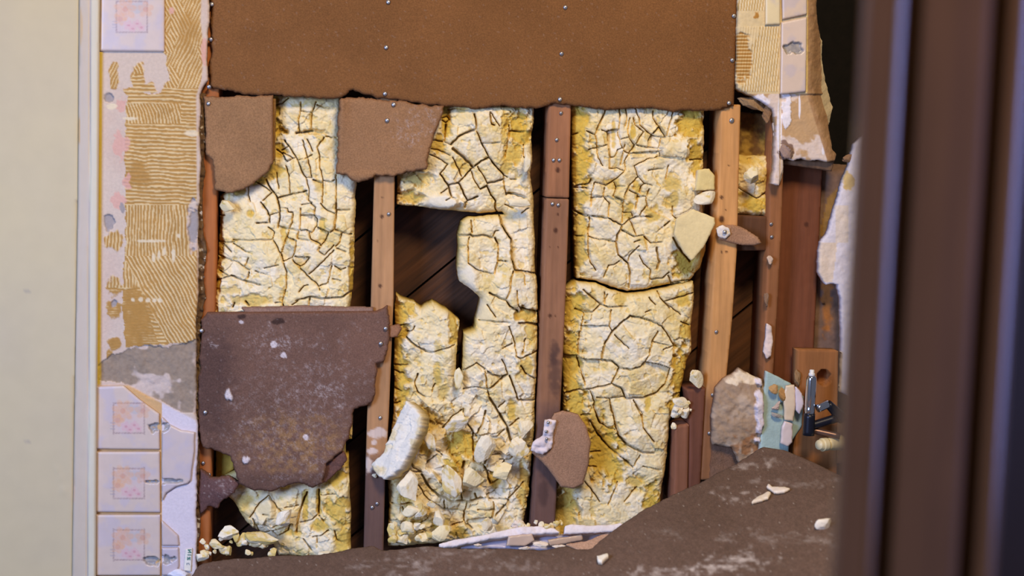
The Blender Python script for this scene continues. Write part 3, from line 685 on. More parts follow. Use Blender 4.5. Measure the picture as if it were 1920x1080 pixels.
K2 += cv(680, 540, 3.375, [
 ([(240,240),(290,232)],1.3), [(330,240),(320,265),(285,275)], ([(280,315),(340,365),(400,400),(440,405)],H), [(440,405),(500,385),(580,360)], ([(205,495),(290,490)],1.3), [(205,530),(270,550)],
 ([(350,545),(330,600)],1.4), [(330,600),(350,660),(400,690)], [(460,605),(440,660)], [(200,640),(250,660)], [(200,740),(240,730)], [(885,380),(945,350)],
 [(925,240),(965,350),(970,430),(1000,445)], ([(1000,445),(1110,400)],1.3), [(1030,320),(1010,420)], [(880,450),(905,500),(920,550)], ([(760,500),(820,545),(870,560),(920,548)],1.3), ([(920,548),(795,635)],H),
 ([(770,510),(790,630),(800,690)],1.2), ([(800,690),(850,770),(920,885)],HH), ([(930,555),(965,650),(985,710),(1090,715)],H), ([(1000,490),(1030,540),(1090,575)],1.3), ([(780,780),(760,860),(720,930)],H),
 ([(920,885),(990,830)],1.5), ([(920,890),(940,970),(990,1005),(1060,1010)],HH+.6), [(720,940),(850,945),(900,900)], [(860,760),(900,720)], ([(640,770),(650,850),(700,910)],1.3), [(510,900),(560,830),(630,775)],
 [(970,990),(950,1080)], [(640,640),(720,620),(790,640)], [(640,520),(720,470),(760,500)]])
K2 += cv(680, 780, 3.6, [
 ([(750,120),(750,310),(820,340)],1.5), ([(820,340),(860,270)],H), [(860,270),(930,260)], [(770,140),(910,150)], ([(690,320),(675,400),(660,510)],3.4), ([(400,400),(450,490),(520,550),(620,585),(720,585),(820,560)],HH),
 ([(820,560),(900,520)],1.4), ([(825,350),(850,400),(850,430),(870,470)],HH), ([(850,380),(920,410),(960,310)],H), [(870,470),(930,430)], ([(670,530),(675,570)],H), ([(760,530),(775,570)],H),
 [(380,480),(430,560),(550,640),(690,655),(710,590)], [(555,580),(555,640)], ([(690,655),(690,730),(745,775)],H), [(780,640),(890,640)], ([(890,640),(870,700)],H), ([(610,750),(690,730)],H),
 [(860,570),(990,570)], [(990,570),(1090,460)], ([(990,580),(900,680)],1.3), [(885,590),(890,640)], [(1030,200),(1040,260),(1000,300),(930,300)], [(350,210),(320,290),(340,350),(400,380)],
 [(430,330),(500,270)], [(440,190),(540,270)], [(180,430),(160,500)], ([(200,600),(340,605)],1.4), [(460,590),(440,700),(350,770)], [(270,620),(300,690)], ([(240,380),(400,380)],1.5), [(340,780),(420,770)],
 ([(1010,180),(1050,210),(1130,215)],HH)])
K3 = cv(1060, 190, 5.4, [
 ([(420,60),(380,150),(335,240),(300,340),(320,460)],1.4), [(320,460),(330,570),(380,650)], [(80,340),(130,320)], ([(215,300),(285,330)],1.5), [(240,490),(320,470),(415,440)], [(365,290),(420,310),(430,470),(450,560),(445,680)],
 [(420,300),(490,285),(540,290)], [(550,80),(545,200),(535,330),(560,440),(600,510),(650,530)], [(610,70),(620,160),(605,250)], [(560,385),(630,365)], [(650,170),(630,300),(650,380),(700,440)],
 [(700,60),(745,170),(750,240),(860,330),(920,355),(1010,365)], [(690,170),(705,240),(790,310)], [(890,100),(885,170),(940,250),(1010,360)], [(940,260),(870,340),(835,400),(835,470)],
 [(780,320),(705,440),(600,600),(610,690)], [(970,370),(945,500)], [(720,440),(830,465),(970,480)], [(650,530),(800,515),(960,505)], [(960,500),(970,560),(860,580),(700,655),(740,760),(800,830),(880,850)],
 ([(970,560),(1110,570)],1.3), [(450,570),(500,560),(530,490),(580,470)], [(450,680),(530,675),(590,700)], [(1040,650),(1015,780)], [(610,700),(500,800),(420,850),(300,820),(270,920),(265,1060)],
 [(400,880),(390,960),(455,1030),(450,1080)], [(270,980),(390,965)], [(500,820),(520,870),(490,960),(580,1000)], [(750,760),(650,850),(600,950),(585,1080)], [(650,900),(740,940),(725,1080)],
 [(760,930),(770,860),(800,830)], [(740,965),(825,965)], [(850,890),(820,1000),(840,1070)], [(520,860),(600,860)], ([(90,880),(160,845),(250,835),(270,790)],1.6), ([(80,870),(230,880)],1.5),
 [(1260,590),(1400,590)], [(840,700),(900,690),(990,680)], [(600,440),(560,640)], [(1100,60),(1010,365)]])
K3 += cv(1060, 380, 5.4, [
 ([(110,85),(180,120),(260,140),(350,145),(440,160),(580,230)],H), ([(580,235),(640,185),(720,145),(880,145)],1.4), ([(580,235),(530,330),(525,420),(545,530),(650,620),(670,720),(660,870)],H), ([(580,280),(710,345),(790,330)],1.3),
 [(240,345),(360,380),(400,375),(520,398)], ([(255,150),(240,350),(240,480),(260,600),(320,690)],1.3), [(555,595),(510,630),(445,640),(400,760)], [(130,345),(190,340)], [(800,340),(870,410),(980,400)],
 [(650,600),(660,540),(750,440)], [(590,100),(680,100),(690,140)], [(590,0),(585,200)], [(450,0),(445,140)], [(725,0),(720,60)], [(835,30),(780,90),(760,140)],
 ([(760,540),(800,620),(870,680),(870,780)],1.2), ([(870,780),(1000,770),(1060,710)],1.4), ([(930,460),(940,560),(960,600),(935,670)],HH), [(1090,40),(1095,130),(1160,190)], [(1060,190),(1010,230)],
 ([(1100,360),(1150,450),(1280,600)],HH), ([(1050,740),(1090,820),(1200,800),(1310,790)],1.5), [(700,400),(760,380)], [(660,160),(720,330)]])
K4 = cv(1060, 380, 5.4, [([(180,880),(270,960),(370,1030)],1.2), [(430,930),(395,1000)], [(850,960),(910,1030)], [(940,900),(960,960),(1060,1070)], [(1010,1000),(1150,960),(1300,920)]])
K4 += cv(1020, 520, 3.857, [
 ([(290,90),(410,195),(350,250),(290,250),(230,230)],1.3), ([(410,195),(470,215),(600,210)],1.2), [(485,235),(470,350),(490,385)], ([(290,250),(255,450),(250,590),(300,780)],1.2), [(275,352),(460,350)],
 ([(620,275),(540,340),(490,390),(430,500),(415,590)],H), ([(620,275),(700,290),(780,315),(850,350),(940,490)],1.3), [(510,415),(610,510)], ([(820,390),(780,460),(760,560),(700,640),(620,665),(550,655)],1.4), [(790,465),(900,490)],
 ([(250,595),(400,597),(500,610),(548,655),(490,770)],H), ([(150,855),(220,825),(340,810),(490,775)],H), ([(490,770),(560,800),(595,875),(720,875),(820,840),(880,780)],H), [(740,610),(820,625),(920,660)],
 ([(330,810),(370,900),(370,960),(410,1060)],1.4), [(380,865),(480,880),(500,870),(590,870)], ([(480,880),(490,970),(515,1010),(515,1080)],1.3), [(650,890),(710,980),(715,1080)], [(860,170),(990,270)], [(730,250),(770,235)],
 [(145,565),(240,570)], [(440,110),(440,190)], [(990,320),(1060,350)], [(860,520),(940,490)], [(940,490),(920,660),(880,780)]])
K4 += cv(980, 760, 3.856, [
 ([(515,0),(540,80),(570,140)],1.4), ([(640,0),(665,90),(690,210),(750,280),(870,340),(950,345)],2.2), ([(820,0),(865,90),(870,160),(950,260)],1.2), ([(490,115),(560,230),(640,320),(760,410),(800,450)],1.5), [(640,175),(680,185)], [(570,140),(640,175)],
 [(430,80),(490,70)], [(500,350),(570,345)], [(480,450),(540,455)], [(800,450),(850,360)], [(450,550),(520,640),(560,700)], [(690,560),(620,720)], [(830,600),(740,700)], [(870,440),(1000,470)]])
K5 = cv(400, 840, 5.143, [
 ([(350,680),(440,540),(530,460)],1.3), [(540,460),(600,550),(650,610),(700,700)], [(690,575),(820,555)], ([(905,430),(860,540),(810,700),(800,820)],H), ([(1020,400),(1015,640)],H), [(1015,640),(950,700),(840,720)],
 ([(1020,660),(1070,700)],1.5), [(1040,450),(1180,440)], [(480,640),(530,640)], [(380,690),(450,860),(580,800)], [(490,750),(560,780),(640,740),(690,690)], [(560,800),(620,860),(720,810),(740,740)],
 [(1000,850),(1000,910)], ([(1110,790),(1040,840),(960,860)],1.3), [(870,880),(950,990)], [(1170,790),(1190,880),(1240,900)]])

CREAM = lin((238, 216, 166)); WHITE = lin((240, 226, 200)); YEL = lin((214, 180, 84)); DYEL = lin((202, 160, 54))
def foam(poly, cracks, Y, label, yel, bulge=(), seed=1, step=1.2, thick=0.06, rough=1.0, group='cracked foam fills between the studs', jg=1.5, steps=(), bold=(), ledge=()):
    """steps: (polygon, depth, yellow) areas whose skin broke away, or chunks standing proud"""
    segs = []; wts = []
    for pl, wd in cracks:
        rn = random.Random(int(pl[0][0]*7+pl[0][1]))
        for i in range(len(pl)-1):
            (ax, ay), (bx, by) = pl[i], pl[i+1]; L = math.hypot(bx-ax, by-ay); k = max(1, int(L/5)); prev = (ax, ay)
            for j in range(1, k+1):
                t = j/k; x = ax+(bx-ax)*t; y = ay+(by-ay)*t
                if j < k: x += rn.uniform(-.8, .8); y += rn.uniform(-.8, .8)
                segs.append((*prev, x, y)); wts.append(wd); prev = (x, y)
    memo = {}
    def fields(x, y, d, g):
        if 'f' in memo: return memo['f']
        nx, ny, st, x0, y0, used = g['nx'], g['ny'], g['step'], g['x0'], g['y0'], g['used']
        D, _, _, W = segdist(segs, x0, y0, nx, ny, st, 16.0, wts)
        wall = D < 1.0*st
        lab = -np.ones((ny, nx), int); cur = 0
        inm = np.zeros(ny*nx, bool); inm[used] = True; free = inm.reshape(ny, nx) & ~wall
        fl = free.ravel(); lb = lab.ravel()
        for s in np.flatnonzero(fl):
            if lb[s] >= 0: continue
            stack = [s]; lb[s] = cur
            while stack:
                q = stack.pop(); qx = q % nx
                for r in ((q-1) if qx > 0 else -1, (q+1) if qx < nx-1 else -1, q-nx, q+nx):
                    if 0 <= r < nx*ny and fl[r] and lb[r] < 0: lb[r] = cur; stack.append(r)
            cur += 1
        lab = lb.reshape(ny, nx)
        for _ in range(5):
            for sh in ((0, 1), (0, -1), (1, 0), (-1, 0)):
                r = np.roll(lab, sh, (0, 1)); lab = np.where((lab < 0) & (r >= 0), r, lab)
        lab = np.maximum(lab, 0).ravel()[used]
        rg = np.random.RandomState(seed)
        off = rg.uniform(-1, 1, cur+1); tx = rg.normal(0, 1, cur+1); ty = rg.normal(0, 1, cur+1); hue = rg.uniform(0, 1, cur+1)
        cnt = np.bincount(lab, minlength=cur+1)+1e-9
        mx = np.bincount(lab, x, cur+1)/cnt; my = np.bincount(lab, y, cur+1)/cnt
        big = np.clip(1.5-cnt/4000.0, 0.25, 1)
        hcell = off[lab]*0.0042*big[lab] + np.clip(((x-mx[lab])*tx[lab]+(y-my[lab])*ty[lab])*0.00024*big[lab], -0.007, 0.007)
        memo['f'] = (D.ravel()[used], W.ravel()[used], hcell, hue[lab], cnt[lab])
        return memo['f']
    def yfield(x, y, d):
        v = np.zeros(x.shape); dep = np.zeros(x.shape)
        for cx, cy, rx, ry, a, dp in yel:
            b = blob(x, y, cx, cy, rx, ry, 0.7, 0.35, int(cx+cy)); v = np.maximum(v, a*b); dep = np.minimum(dep, -dp*b) if dp > 0 else dep - dp*b
        return v, dep
    def stp(x, y):
        v = np.zeros(x.shape); h = np.zeros(x.shape)
        for pl, dp, yy in steps:
            xa = x+2.0*(fbm(x, y, 6, 31)-0.5)*2; ya = y+2.0*(fbm(x, y, 6, 32)-0.5)*2
            m = inside(pl, xa, ya); h = np.where(m, h+dp, h); v = np.where(m, yy, v)
        return h, v
    def chunky(x, y):
        v = np.ones(x.shape)
        for cx, cy, rx, ry, a in bold: v += a*blob(x, y, cx, cy, rx, ry, 1.0)
        return v
    def hf(x, y, d, g):
        D, W, hc, hue, cnt = fields(x, y, d, g)
        h = hc.copy()
        h += 0.007*(fbm(x, y, 70, seed+1)-0.5)*2
        f1, f2, iv = worley(x+6*fbm(x, y, 20, 3), y+6*fbm(x, y, 20, 4), 21, seed+2)
        rg_ = fbm(x, y, 80, seed+30)
        h += rough*0.0010*(iv-0.5)*sstep(0.0, 0.22, f2-f1)*sstep(0.35, 0.62, rg_)
        h += rough*0.0007*(fbm(x, y, 13, seed+3, 3)-0.5)*2 + rough*0.0005*(1-np.abs(fbm(x, y, 17, seed+8, 4)-0.5)*8).clip(-1, 1)
        h += 0.0006*(vnoise(x/3.2, y/3.2, seed+4)-0.5)*2
        fh, fi = facets(x+5*fbm(x, y, 24, 3), y+5*fbm(x, y, 24, 4), 34, seed+60); h += 0.0032*chunky(x, y)*fh
        fh, fi = facets(x+3*fbm(x, y, 10, 3), y+3*fbm(x, y, 10, 4), 13, seed+61); h += 0.0012*chunky(x, y)*fh
        # small pits torn open in the skin
        pit = sstep(0.66, 0.76, fbm(x, y, 11, seed+44, 3)); h -= 0.0018*pit
        for cx, cy, rx, ry, a in bulge: h += a*np.exp(-((x-cx)/rx)**2-((y-cy)/ry)**2)
        v, dep = yfield(x, y, d); h += dep
        sh, sv = stp(x, y); h += sh
        for cx, cy, rx, ry, a in ledge:
            b = blob(x, y, cx, cy, rx, ry, 0.7, 0.12, int(cx)); h = h*(1-b) + b*a*(((x-cx)/rx)+1)*0.5
        # rounded shoulders along the cracks, then the split itself
        h -= 0.0018*np.exp(-(D/3.2))
        W = W*(0.62+0.85*fbm(x, y, 14, seed+71)); h -= (0.012+0.007*(W > 1.6))*np.exp(-(D/(0.55*W+0.55))**4)
        h -= 0.012*np.exp(-d/5.0)
        return h
    def cf(x, y, d, g):
        D, W, hc, hue, cnt = fields(x, y, d, g)
        c = mix(np.tile(CREAM, (len(x), 1)), WHITE, np.clip(0.75*sstep(0.38, 0.66, fbm(x, y, 34, seed+5))+0.5*(hue-0.5), 0, 1))
        fh, fi = facets(x+5*fbm(x, y, 24, 3), y+5*fbm(x, y, 24, 4), 34, seed+60)
        fh2, fi2 = facets(x+3*fbm(x, y, 10, 3), y+3*fbm(x, y, 10, 4), 13, seed+61)
        t = 0.42*sstep(0.48, 0.76, fbm(x, y, 55, seed+6, 3)*0.55+fi*0.25+fi2*0.2) + 0.3*(hue > 0.82)*(cnt < 500)
        t = t + 0.25*sstep(0.52, 0.62, fbm(x, y, 9, seed+66, 4))*sstep(0.3, 0.6, fbm(x, y, 40, seed+67))
        pit = sstep(0.66, 0.76, fbm(x, y, 11, seed+44, 3))
        t = np.maximum(t, 0.6*pit)
        t = np.maximum(t, 0.12*np.exp(-D/1.8)); t = np.maximum(t, 0.8*np.exp(-d/5.0))
        v, dep = yfield(x, y, d); t = np.maximum(t, v)
        sh, sv = stp(x, y); t = np.maximum(t, sv)
        for cx, cy, rx, ry, a in ledge: t = t*(1-blob(x, y, cx, cy, rx, ry, 0.7, 0.12, int(cx)))
        c = mix(c, YEL, np.clip(t, 0, 1)); c = mix(c, DYEL, 0.6*np.clip(v, 0, 1)*fbm(x, y, 16, seed+9))
        return c
    o = relief('foam_fill', jag(poly, jg, seed, 6), Y, thick, step, hf, cf, foam_m, rnd=(3, 0.002), sidecol=(212, 176, 76))
    return tag(o, label, 'foam insulation', group)
YF = 0.012
foam([(505, 180), (640, 180), (640, 320), (668, 332), (667, 400), (665, 470), (662, 540), (655, 592), (401, 592), (407, 480), (409, 368), (440, 350), (470, 320), (505, 300)], K1, YF,
     'cracked cream foam in the first bay above the large dark board', 
     [(514, 215, 10, 40, 1, .008), (524, 244, 16, 6, 1, .016), (520, 285, 14, 22, 1, .006), (512, 320, 22, 18, .9, .004), (482, 338, 22, 9, 1, .004), (450, 358, 12, 10, .9, .005), (408, 450, 9, 90, 1, .012), (660, 520, 5, 70, 1, .006), (470, 562, 50, 10, .7, .004),
      (430, 545, 20, 10, .6, .003), (605, 262, 8, 10, .7, .002), (598, 350, 8, 14, .7, .002), (470, 402, 8, 8, .9, .003), (605, 420, 9, 12, .8, .003), (532, 440, 6, 14, .8, .003), (593, 248, 22, 6, .5, .010)],
     bulge=((470, 400, 35, 30, 0.008), (560, 470, 90, 70, 0.006), (580, 290, 50, 60, 0.006), (480, 450, 40, 40, 0.004)), seed=3)
foam([(414, 900), (424, 935), (440, 950), (462, 985), (480, 1000), (505, 1012), (522, 1046), (658, 1052), (658, 960), (654, 880), (654, 858), (648, 856), (648, 826), (660, 826), (662, 780), (600, 770), (500, 860)], K5, YF,
     'lower foam fill of the first bay bulging below the dark board',
     [(625, 885, 25, 30, 1, .005), (652, 840, 10, 40, 1, .006), (636, 955, 22, 25, .9, .005), (645, 1010, 16, 35, .9, .005), (600, 985, 14, 10, .9, .003), (572, 955, 5, 30, .9, .003), (530, 905, 14, 14, .9, .003), (450, 945, 22, 18, .7, 0), (545, 1000, 20, 6, .8, .003), (598, 940, 4, 28, .9, .004)],
     bulge=((510, 955, 40, 35, 0.012), (570, 930, 50, 40, 0.006), (500, 975, 20, 15, 0.006)), seed=7, jg=1, bold=((530, 970, 90, 60, 1.0),), ledge=((497, 950, 16, 22, 0.016),))
foam([(800, 196), (1002, 200), (997, 260), (1000, 300), (996, 330), (1003, 372), (1004, 430), (1007, 520), (1009, 575), (1008, 640), (1006, 700), (1004, 760), (1002, 820), (998, 870), (994, 930), (984, 984), (984, 1014), (728, 1030), (728, 990), (731, 955), (728, 900),
      (732, 850), (739, 780), (741, 640), (743, 552), (760, 562), (777, 567), (790, 578), (812, 566), (840, 582), (862, 601), (858, 640), (855, 690), (858, 730), (866, 720), (868, 680), (870, 625), (890, 618), (900, 575), (902, 560), (880, 540), (862, 528), (858, 500),
      (860, 440), (866, 416), (880, 407), (950, 404), (944, 398), (902, 401), (870, 398), (830, 394), (790, 388), (745, 384), (745, 326), (798, 316)], K2, YF,
     'tall cracked foam fill of the middle bay with an open gap showing planks',
     [(835, 225, 12, 30, 1, .007), (822, 275, 14, 22, .9, .006), (972, 240, 24, 38, 1, .010), (962, 285, 16, 20, .9, .006), (760, 372, 34, 14, .9, .012), (775, 336, 34, 12, .7, .010), (866, 312, 16, 14, .8, .004), (945, 240, 6, 35, .8, .003), (950, 310, 10, 20, .8, .002),
      (748, 620, 14, 60, 1, .012), (752, 710, 14, 60, 1, .010), (765, 580, 18, 14, .9, .006), (850, 610, 8, 40, .9, .006), (822, 650, 8, 14, .7, .002), (820, 700, 8, 20, .8, .003), (800, 790, 25, 25, .8, .008), (870, 840, 34, 24, 1, .010), (855, 870, 18, 18, 1, .004),
      (996, 620, 12, 30, .8, .004), (985, 690, 16, 22, .8, .003), (960, 770, 8, 20, .9, .003), (830, 985, 20, 14, .9, .003), (765, 925, 14, 30, .9, .004), (860, 1000, 18, 12, .9, .002), (775, 985, 18, 14, .9, .006), (985, 920, 12, 40, .8, .006), (930, 905, 10, 16, .9, .005), (800, 830, 14, 26, .9, .004), (985, 590, 20, 12, .9, .012), (832, 735, 10, 14, .7, .002)],
     bulge=((920, 260, 60, 60, 0.006), (880, 490, 30, 60, 0.006), (905, 660, 40, 80, 0.010), (870, 880, 70, 40, 0.012), (830, 650, 20, 60, 0.008), (760, 870, 30, 40, 0.006), (960, 550, 30, 50, 0.006), (760, 960, 40, 30, .006)), seed=11, jg=1.2, bold=((860, 880, 130, 130, 2.6), (920, 680, 50, 90, 0.8)), ledge=((830, 378, 34, 14, 0.020), (874, 525, 20, 30, 0.016), (906, 580, 18, 26, 0.014)))
foam([(1072, 196), (1200, 198), (1322, 200), (1321, 300), (1318, 380), (1327, 420), (1328, 470), (1318, 505), (1296, 528), (1250, 536), (1210, 545), (1180, 548), (1150, 540), (1120, 528), (1084, 524), (1082, 470), (1080, 400), (1076, 300)], K3, YF,
     'upper cracked foam fill of the third bay with ring-shaped cracks',
     [(1084, 240, 22, 48, 1, .008), (1088, 310, 20, 50, 1, .010), (1090, 450, 12, 60, .9, .008), (1090, 370, 24, 14, .9, .004), (1295, 232, 26, 26, 1, .009), (1305, 290, 16, 30, 1, .006), (1262, 345, 16, 16, .8, .002), (1258, 375, 12, 14, .8, .003), (1285, 495, 22, 26, 1, .008), (1310, 490, 18, 24, .8, .006),
      (1240, 535, 22, 8, .8, .002), (1150, 250, 4, 20, .8, .002), (1185, 245, 5, 16, .9, .002), (1135, 260, 4, 14, .7, .001), (1195, 355, 7, 16, .9, .003), (1180, 395, 9, 18, .9, .003), (1148, 345, 14, 10, .8, .003), (1222, 400, 14, 16, .8, .002), (1205, 450, 10, 10, .6, .001)],
     bulge=((1180, 270, 70, 60, 0.004), (1230, 470, 50, 45, 0.010), (1190, 320, 30, 20, .002), (1278, 360, 26, 26, 0.008), (1130, 470, 30, 40, 0.004), (1280, 275, 25, 18, 0.006)), seed=17, rough=0.75, jg=1,
     steps=[([(1240, 265), (1290, 260), (1284, 295), (1242, 292)], .004, 0), ([(1228, 205), (1272, 210), (1262, 255), (1245, 256)], .003, 0)])
foam([(1062, 541), (1082, 528), (1120, 532), (1150, 545), (1180, 552), (1210, 549), (1250, 541), (1302, 528), (1304, 560), (1298, 610), (1300, 660), (1290, 690), (1284, 722), (1276, 770), (1258, 792), (1254, 850), (1250, 880), (1242, 930), (1240, 1000), (1042, 1012),
      (1044, 920), (1056, 860), (1060, 760), (1058, 640)], K4, YF+0.002,
     'lower smoother foam fill of the third bay with a bare yellow patch',
     [(1072, 580, 22, 46, 1, .009), (1070, 680, 22, 70, 1, .012), (1080, 770, 26, 50, 1, .012), (1130, 845, 36, 48, 1, .010), (1150, 880, 30, 30, 1, .006), (1062, 960, 20, 60, .9, .014), (1120, 800, 14, 40, .9, .003), (1278, 700, 18, 50, 1, .009), (1272, 760, 16, 30, 1, .006), (1280, 560, 16, 14, .9, .003), (1285, 620, 14, 14, .9, .002),
      (1225, 940, 18, 34, 1, .006), (1195, 905, 16, 16, .8, .004), (1165, 560, 12, 14, .7, .001), (1110, 560, 10, 20, .6, .001), (1215, 755, 6, 14, .9, .002), (1262, 590, 10, 16, .6, .001)],
     bulge=((1190, 640, 50, 55, 0.010), (1200, 705, 40, 20, 0.005), (1200, 820, 45, 40, 0.010), (1140, 620, 30, 30, 0.004), (1120, 960, 40, 50, 0.006), (1220, 880, 30, 20, .006)), seed=23, rough=0.8, jg=1)
foam([(1380, 290), (1440, 292), (1441, 404), (1378, 402)], cv(0, 0, 1, [[(1385, 350), (1420, 372), (1440, 360)]]), 0.030, 'small foam fill above the blocking between the two right studs',
     [(1412, 385, 34, 22, 1, 0), (1400, 300, 30, 14, .8, .004), (1430, 350, 14, 30, .8, 0)], bulge=((1408, 330, 18, 20, 0.012),), seed=29, thick=0.05)
def c_wool(x, y, d, g): return mix(np.tile(lin((104, 74, 42)), (len(x), 1)), lin((160, 126, 60)), sstep(0.4, 0.7, fbm(x, y, 14, 4)+(y-250)/300))
o = relief('debris_fluff', jag([(1382, 210), (1442, 212), (1440, 300), (1380, 300)], 2, 5, 5), 0.05, 0.03, 2, bumpy(0.006, 14), c_wool, foam_m)
tag(o, 'dark matted fluff above the small foam fill', 'insulation fluff')
# recessed yellow foam behind the board flap at bottom left
def c_yel(x, y, d, g): return mix(np.tile(lin((196, 160, 70)), (len(x), 1)), lin((150, 190, 235)*1), 0*x)
o = relief('foam_fill', jag([(405, 835), (442, 835), (438, 880), (414, 896), (405, 925)], 1, 6, 5), 0.045, 0.04, 2, bumpy(0.004, 20), c_yel, foam_m)
tag(o, 'recessed yellow foam behind the torn lower corner of the dark board', 'foam insulation')

# ------------------------------------------------------------------ loose chunks
def chunk(px, py, rx, ry, Y, label, rz=0.0, depth=0.7, seed=0, yel=0.3, cuts=9, rgh=0.10, name='foam_chunk', cat='foam chunk', group=None, col=None, mat=None, parent=None, sub=4):
    rn = random.Random(seed*31+int(px)); bm = bmesh.new(); bmesh.ops.create_icosphere(bm, subdivisions=sub, radius=1)
    P = np.array([v.co[:] for v in bm.verts]); F = [[v.index for v in f.verts] for f in bm.faces]; bm.free()
    for k in range(cuts):
        v = Vector((rn.gauss(0, 1), rn.gauss(0, 1), rn.gauss(0, 1))).normalized(); n = np.array(v); dd = rn.uniform(0.45, 0.75)
        s = P @ n; P = P - np.outer(np.maximum(s-dd, 0)*0.97, n)
    q = P*3+seed; nn = (fbm(q[:, 0]+q[:, 2]*0.7, q[:, 1]-q[:, 2]*0.4, 1.3, seed)-0.5)*2
    n2 = (fbm(q[:, 0]-q[:, 2], q[:, 1]+q[:, 2]*0.6, 0.35, seed+3)-0.5)*2
    P = P*(1+rgh*nn+rgh*0.5*n2)[:, None]
    mxr = np.abs(P).max(0); P = P/mxr
    sx, sz = rx*S, ry*S; sy = depth*min(sx, sz)
    P = P*np.array([sx, sy, sz]); a = math.radians(rz); ca, sa = math.cos(a), math.sin(a)
    P = np.stack([P[:, 0]*ca-P[:, 2]*sa, P[:, 1], P[:, 0]*sa+P[:, 2]*ca], 1)
    if col is None:
        t = 0.8*sstep(0.66-yel*0.5, 0.86-yel*0.5, fbm(q[:, 0]*1.2+q[:, 1]*0.4, q[:, 2]*1.2-q[:, 1]*0.5, 1.6, seed+5))
        cc = mix(mix(np.tile(CREAM, (len(P), 1)), WHITE, np.full(len(P), rn.random())), YEL, t)
    else:
        cc = np.tile(lin(col), (len(P), 1))*(0.85+0.3*fbm(q[:, 0]+q[:, 2], q[:, 1], 0.8, seed))[:, None]
    c = at1(px, py, Y-sy*0.6)
    if parent is not None:
        return mesh_obj(name, P+c, F, mat or foam_m, parent, cc, True, origin=c)
    o = mesh_obj(name, P+c, F, mat or foam_m, None, cc, True, origin=c)
    return tag(o, label, cat, group)
def slab(name, poly, Y, th, label, col, cat, tilt=(0, 0), mat=None, group=None, parent=None, jg=1.0, a=0.0006, step=1.8, var=0.12, seed=3, side=None):
    """flat broken piece leaning by tilt = depth change per px to the right / down"""
    P = [at1(*p, Y) for p in poly]; c = np.mean(P, 0)
    n = np.array([tilt[0], -1.0, tilt[1]]); n /= np.linalg.norm(n)
    o = relief(name, jag(poly, jg, seed, 5), Y, th, step, bumpy(a, 14, seed), flatcol(col, var, 22, seed), mat or foam_m, parent=parent, plane=(c, n), rnd=(2, 0.0015), sidecol=side)
    return tag(o, label, cat, group) if parent is None else o
slab('foam_chunk', [(1268, 410), (1300, 392), (1340, 408), (1341, 420), (1320, 462), (1297, 489), (1283, 474), (1264, 440)], -0.024, 0.014, 'flat tilted tan foam slab near the top of the third bay, beside the fourth stud', (228, 204, 150), 'foam chunk', tilt=(-0.12, 0.1), side=(240, 232, 216))
slab('foam_chunk', [(1311, 318), (1330, 316), (1341, 330), (1341, 356), (1306, 357)], -0.004, 0.02, 'small upright foam wedge against the fourth stud', (224, 200, 138), 'foam chunk', tilt=(0.1, 0.1), side=(240, 230, 205))
G = 'loose foam chunks'
chunk(1322, 372, 22, 13, -0.004, 'crumbly foam lump just above the tilted tan slab', 10, seed=2, yel=0.2)
def h_spl(x, y, d, g):
    a, _ = facets(x+y*0.45, y*0.35, 17, 5); b, _ = facets(x+y*0.4, y*0.7, 8, 9)
    return 0.0035*a+0.0012*b+0.012*sstep(0, 1, 1-np.abs((x-752)*0.55+(y-830)*0.25)/60)
sp_poly = [(768, 752), (780, 762), (796, 782), (792, 808), (776, 840), (760, 872), (742, 892), (726, 900), (712, 890), (700, 872), (710, 862), (724, 850), (738, 815), (752, 782)]
Psp = at1(752, 830, -0.022)
o = relief('foam_chunk', jag(sp_poly, 2.0, 5, 5), 0, 0.018, 1.4, h_spl, lambda x, y, d, g: mix(np.tile(lin((232, 222, 204)), (len(x), 1)), YEL, 0.5*sstep(0.5, 0.7, fbm(x, y, 20, 3)+0.2*sstep(770, 800, x))), foam_m, plane=(Psp, np.array([-0.55, -0.8, 0.22])/np.linalg.norm([-0.55, -0.8, 0.22])), rnd=(1.2, 0.002), sidecol=(214, 180, 100))
tag(o, 'long white foam splinter leaning up at the foot of the middle bay', 'foam chunk')
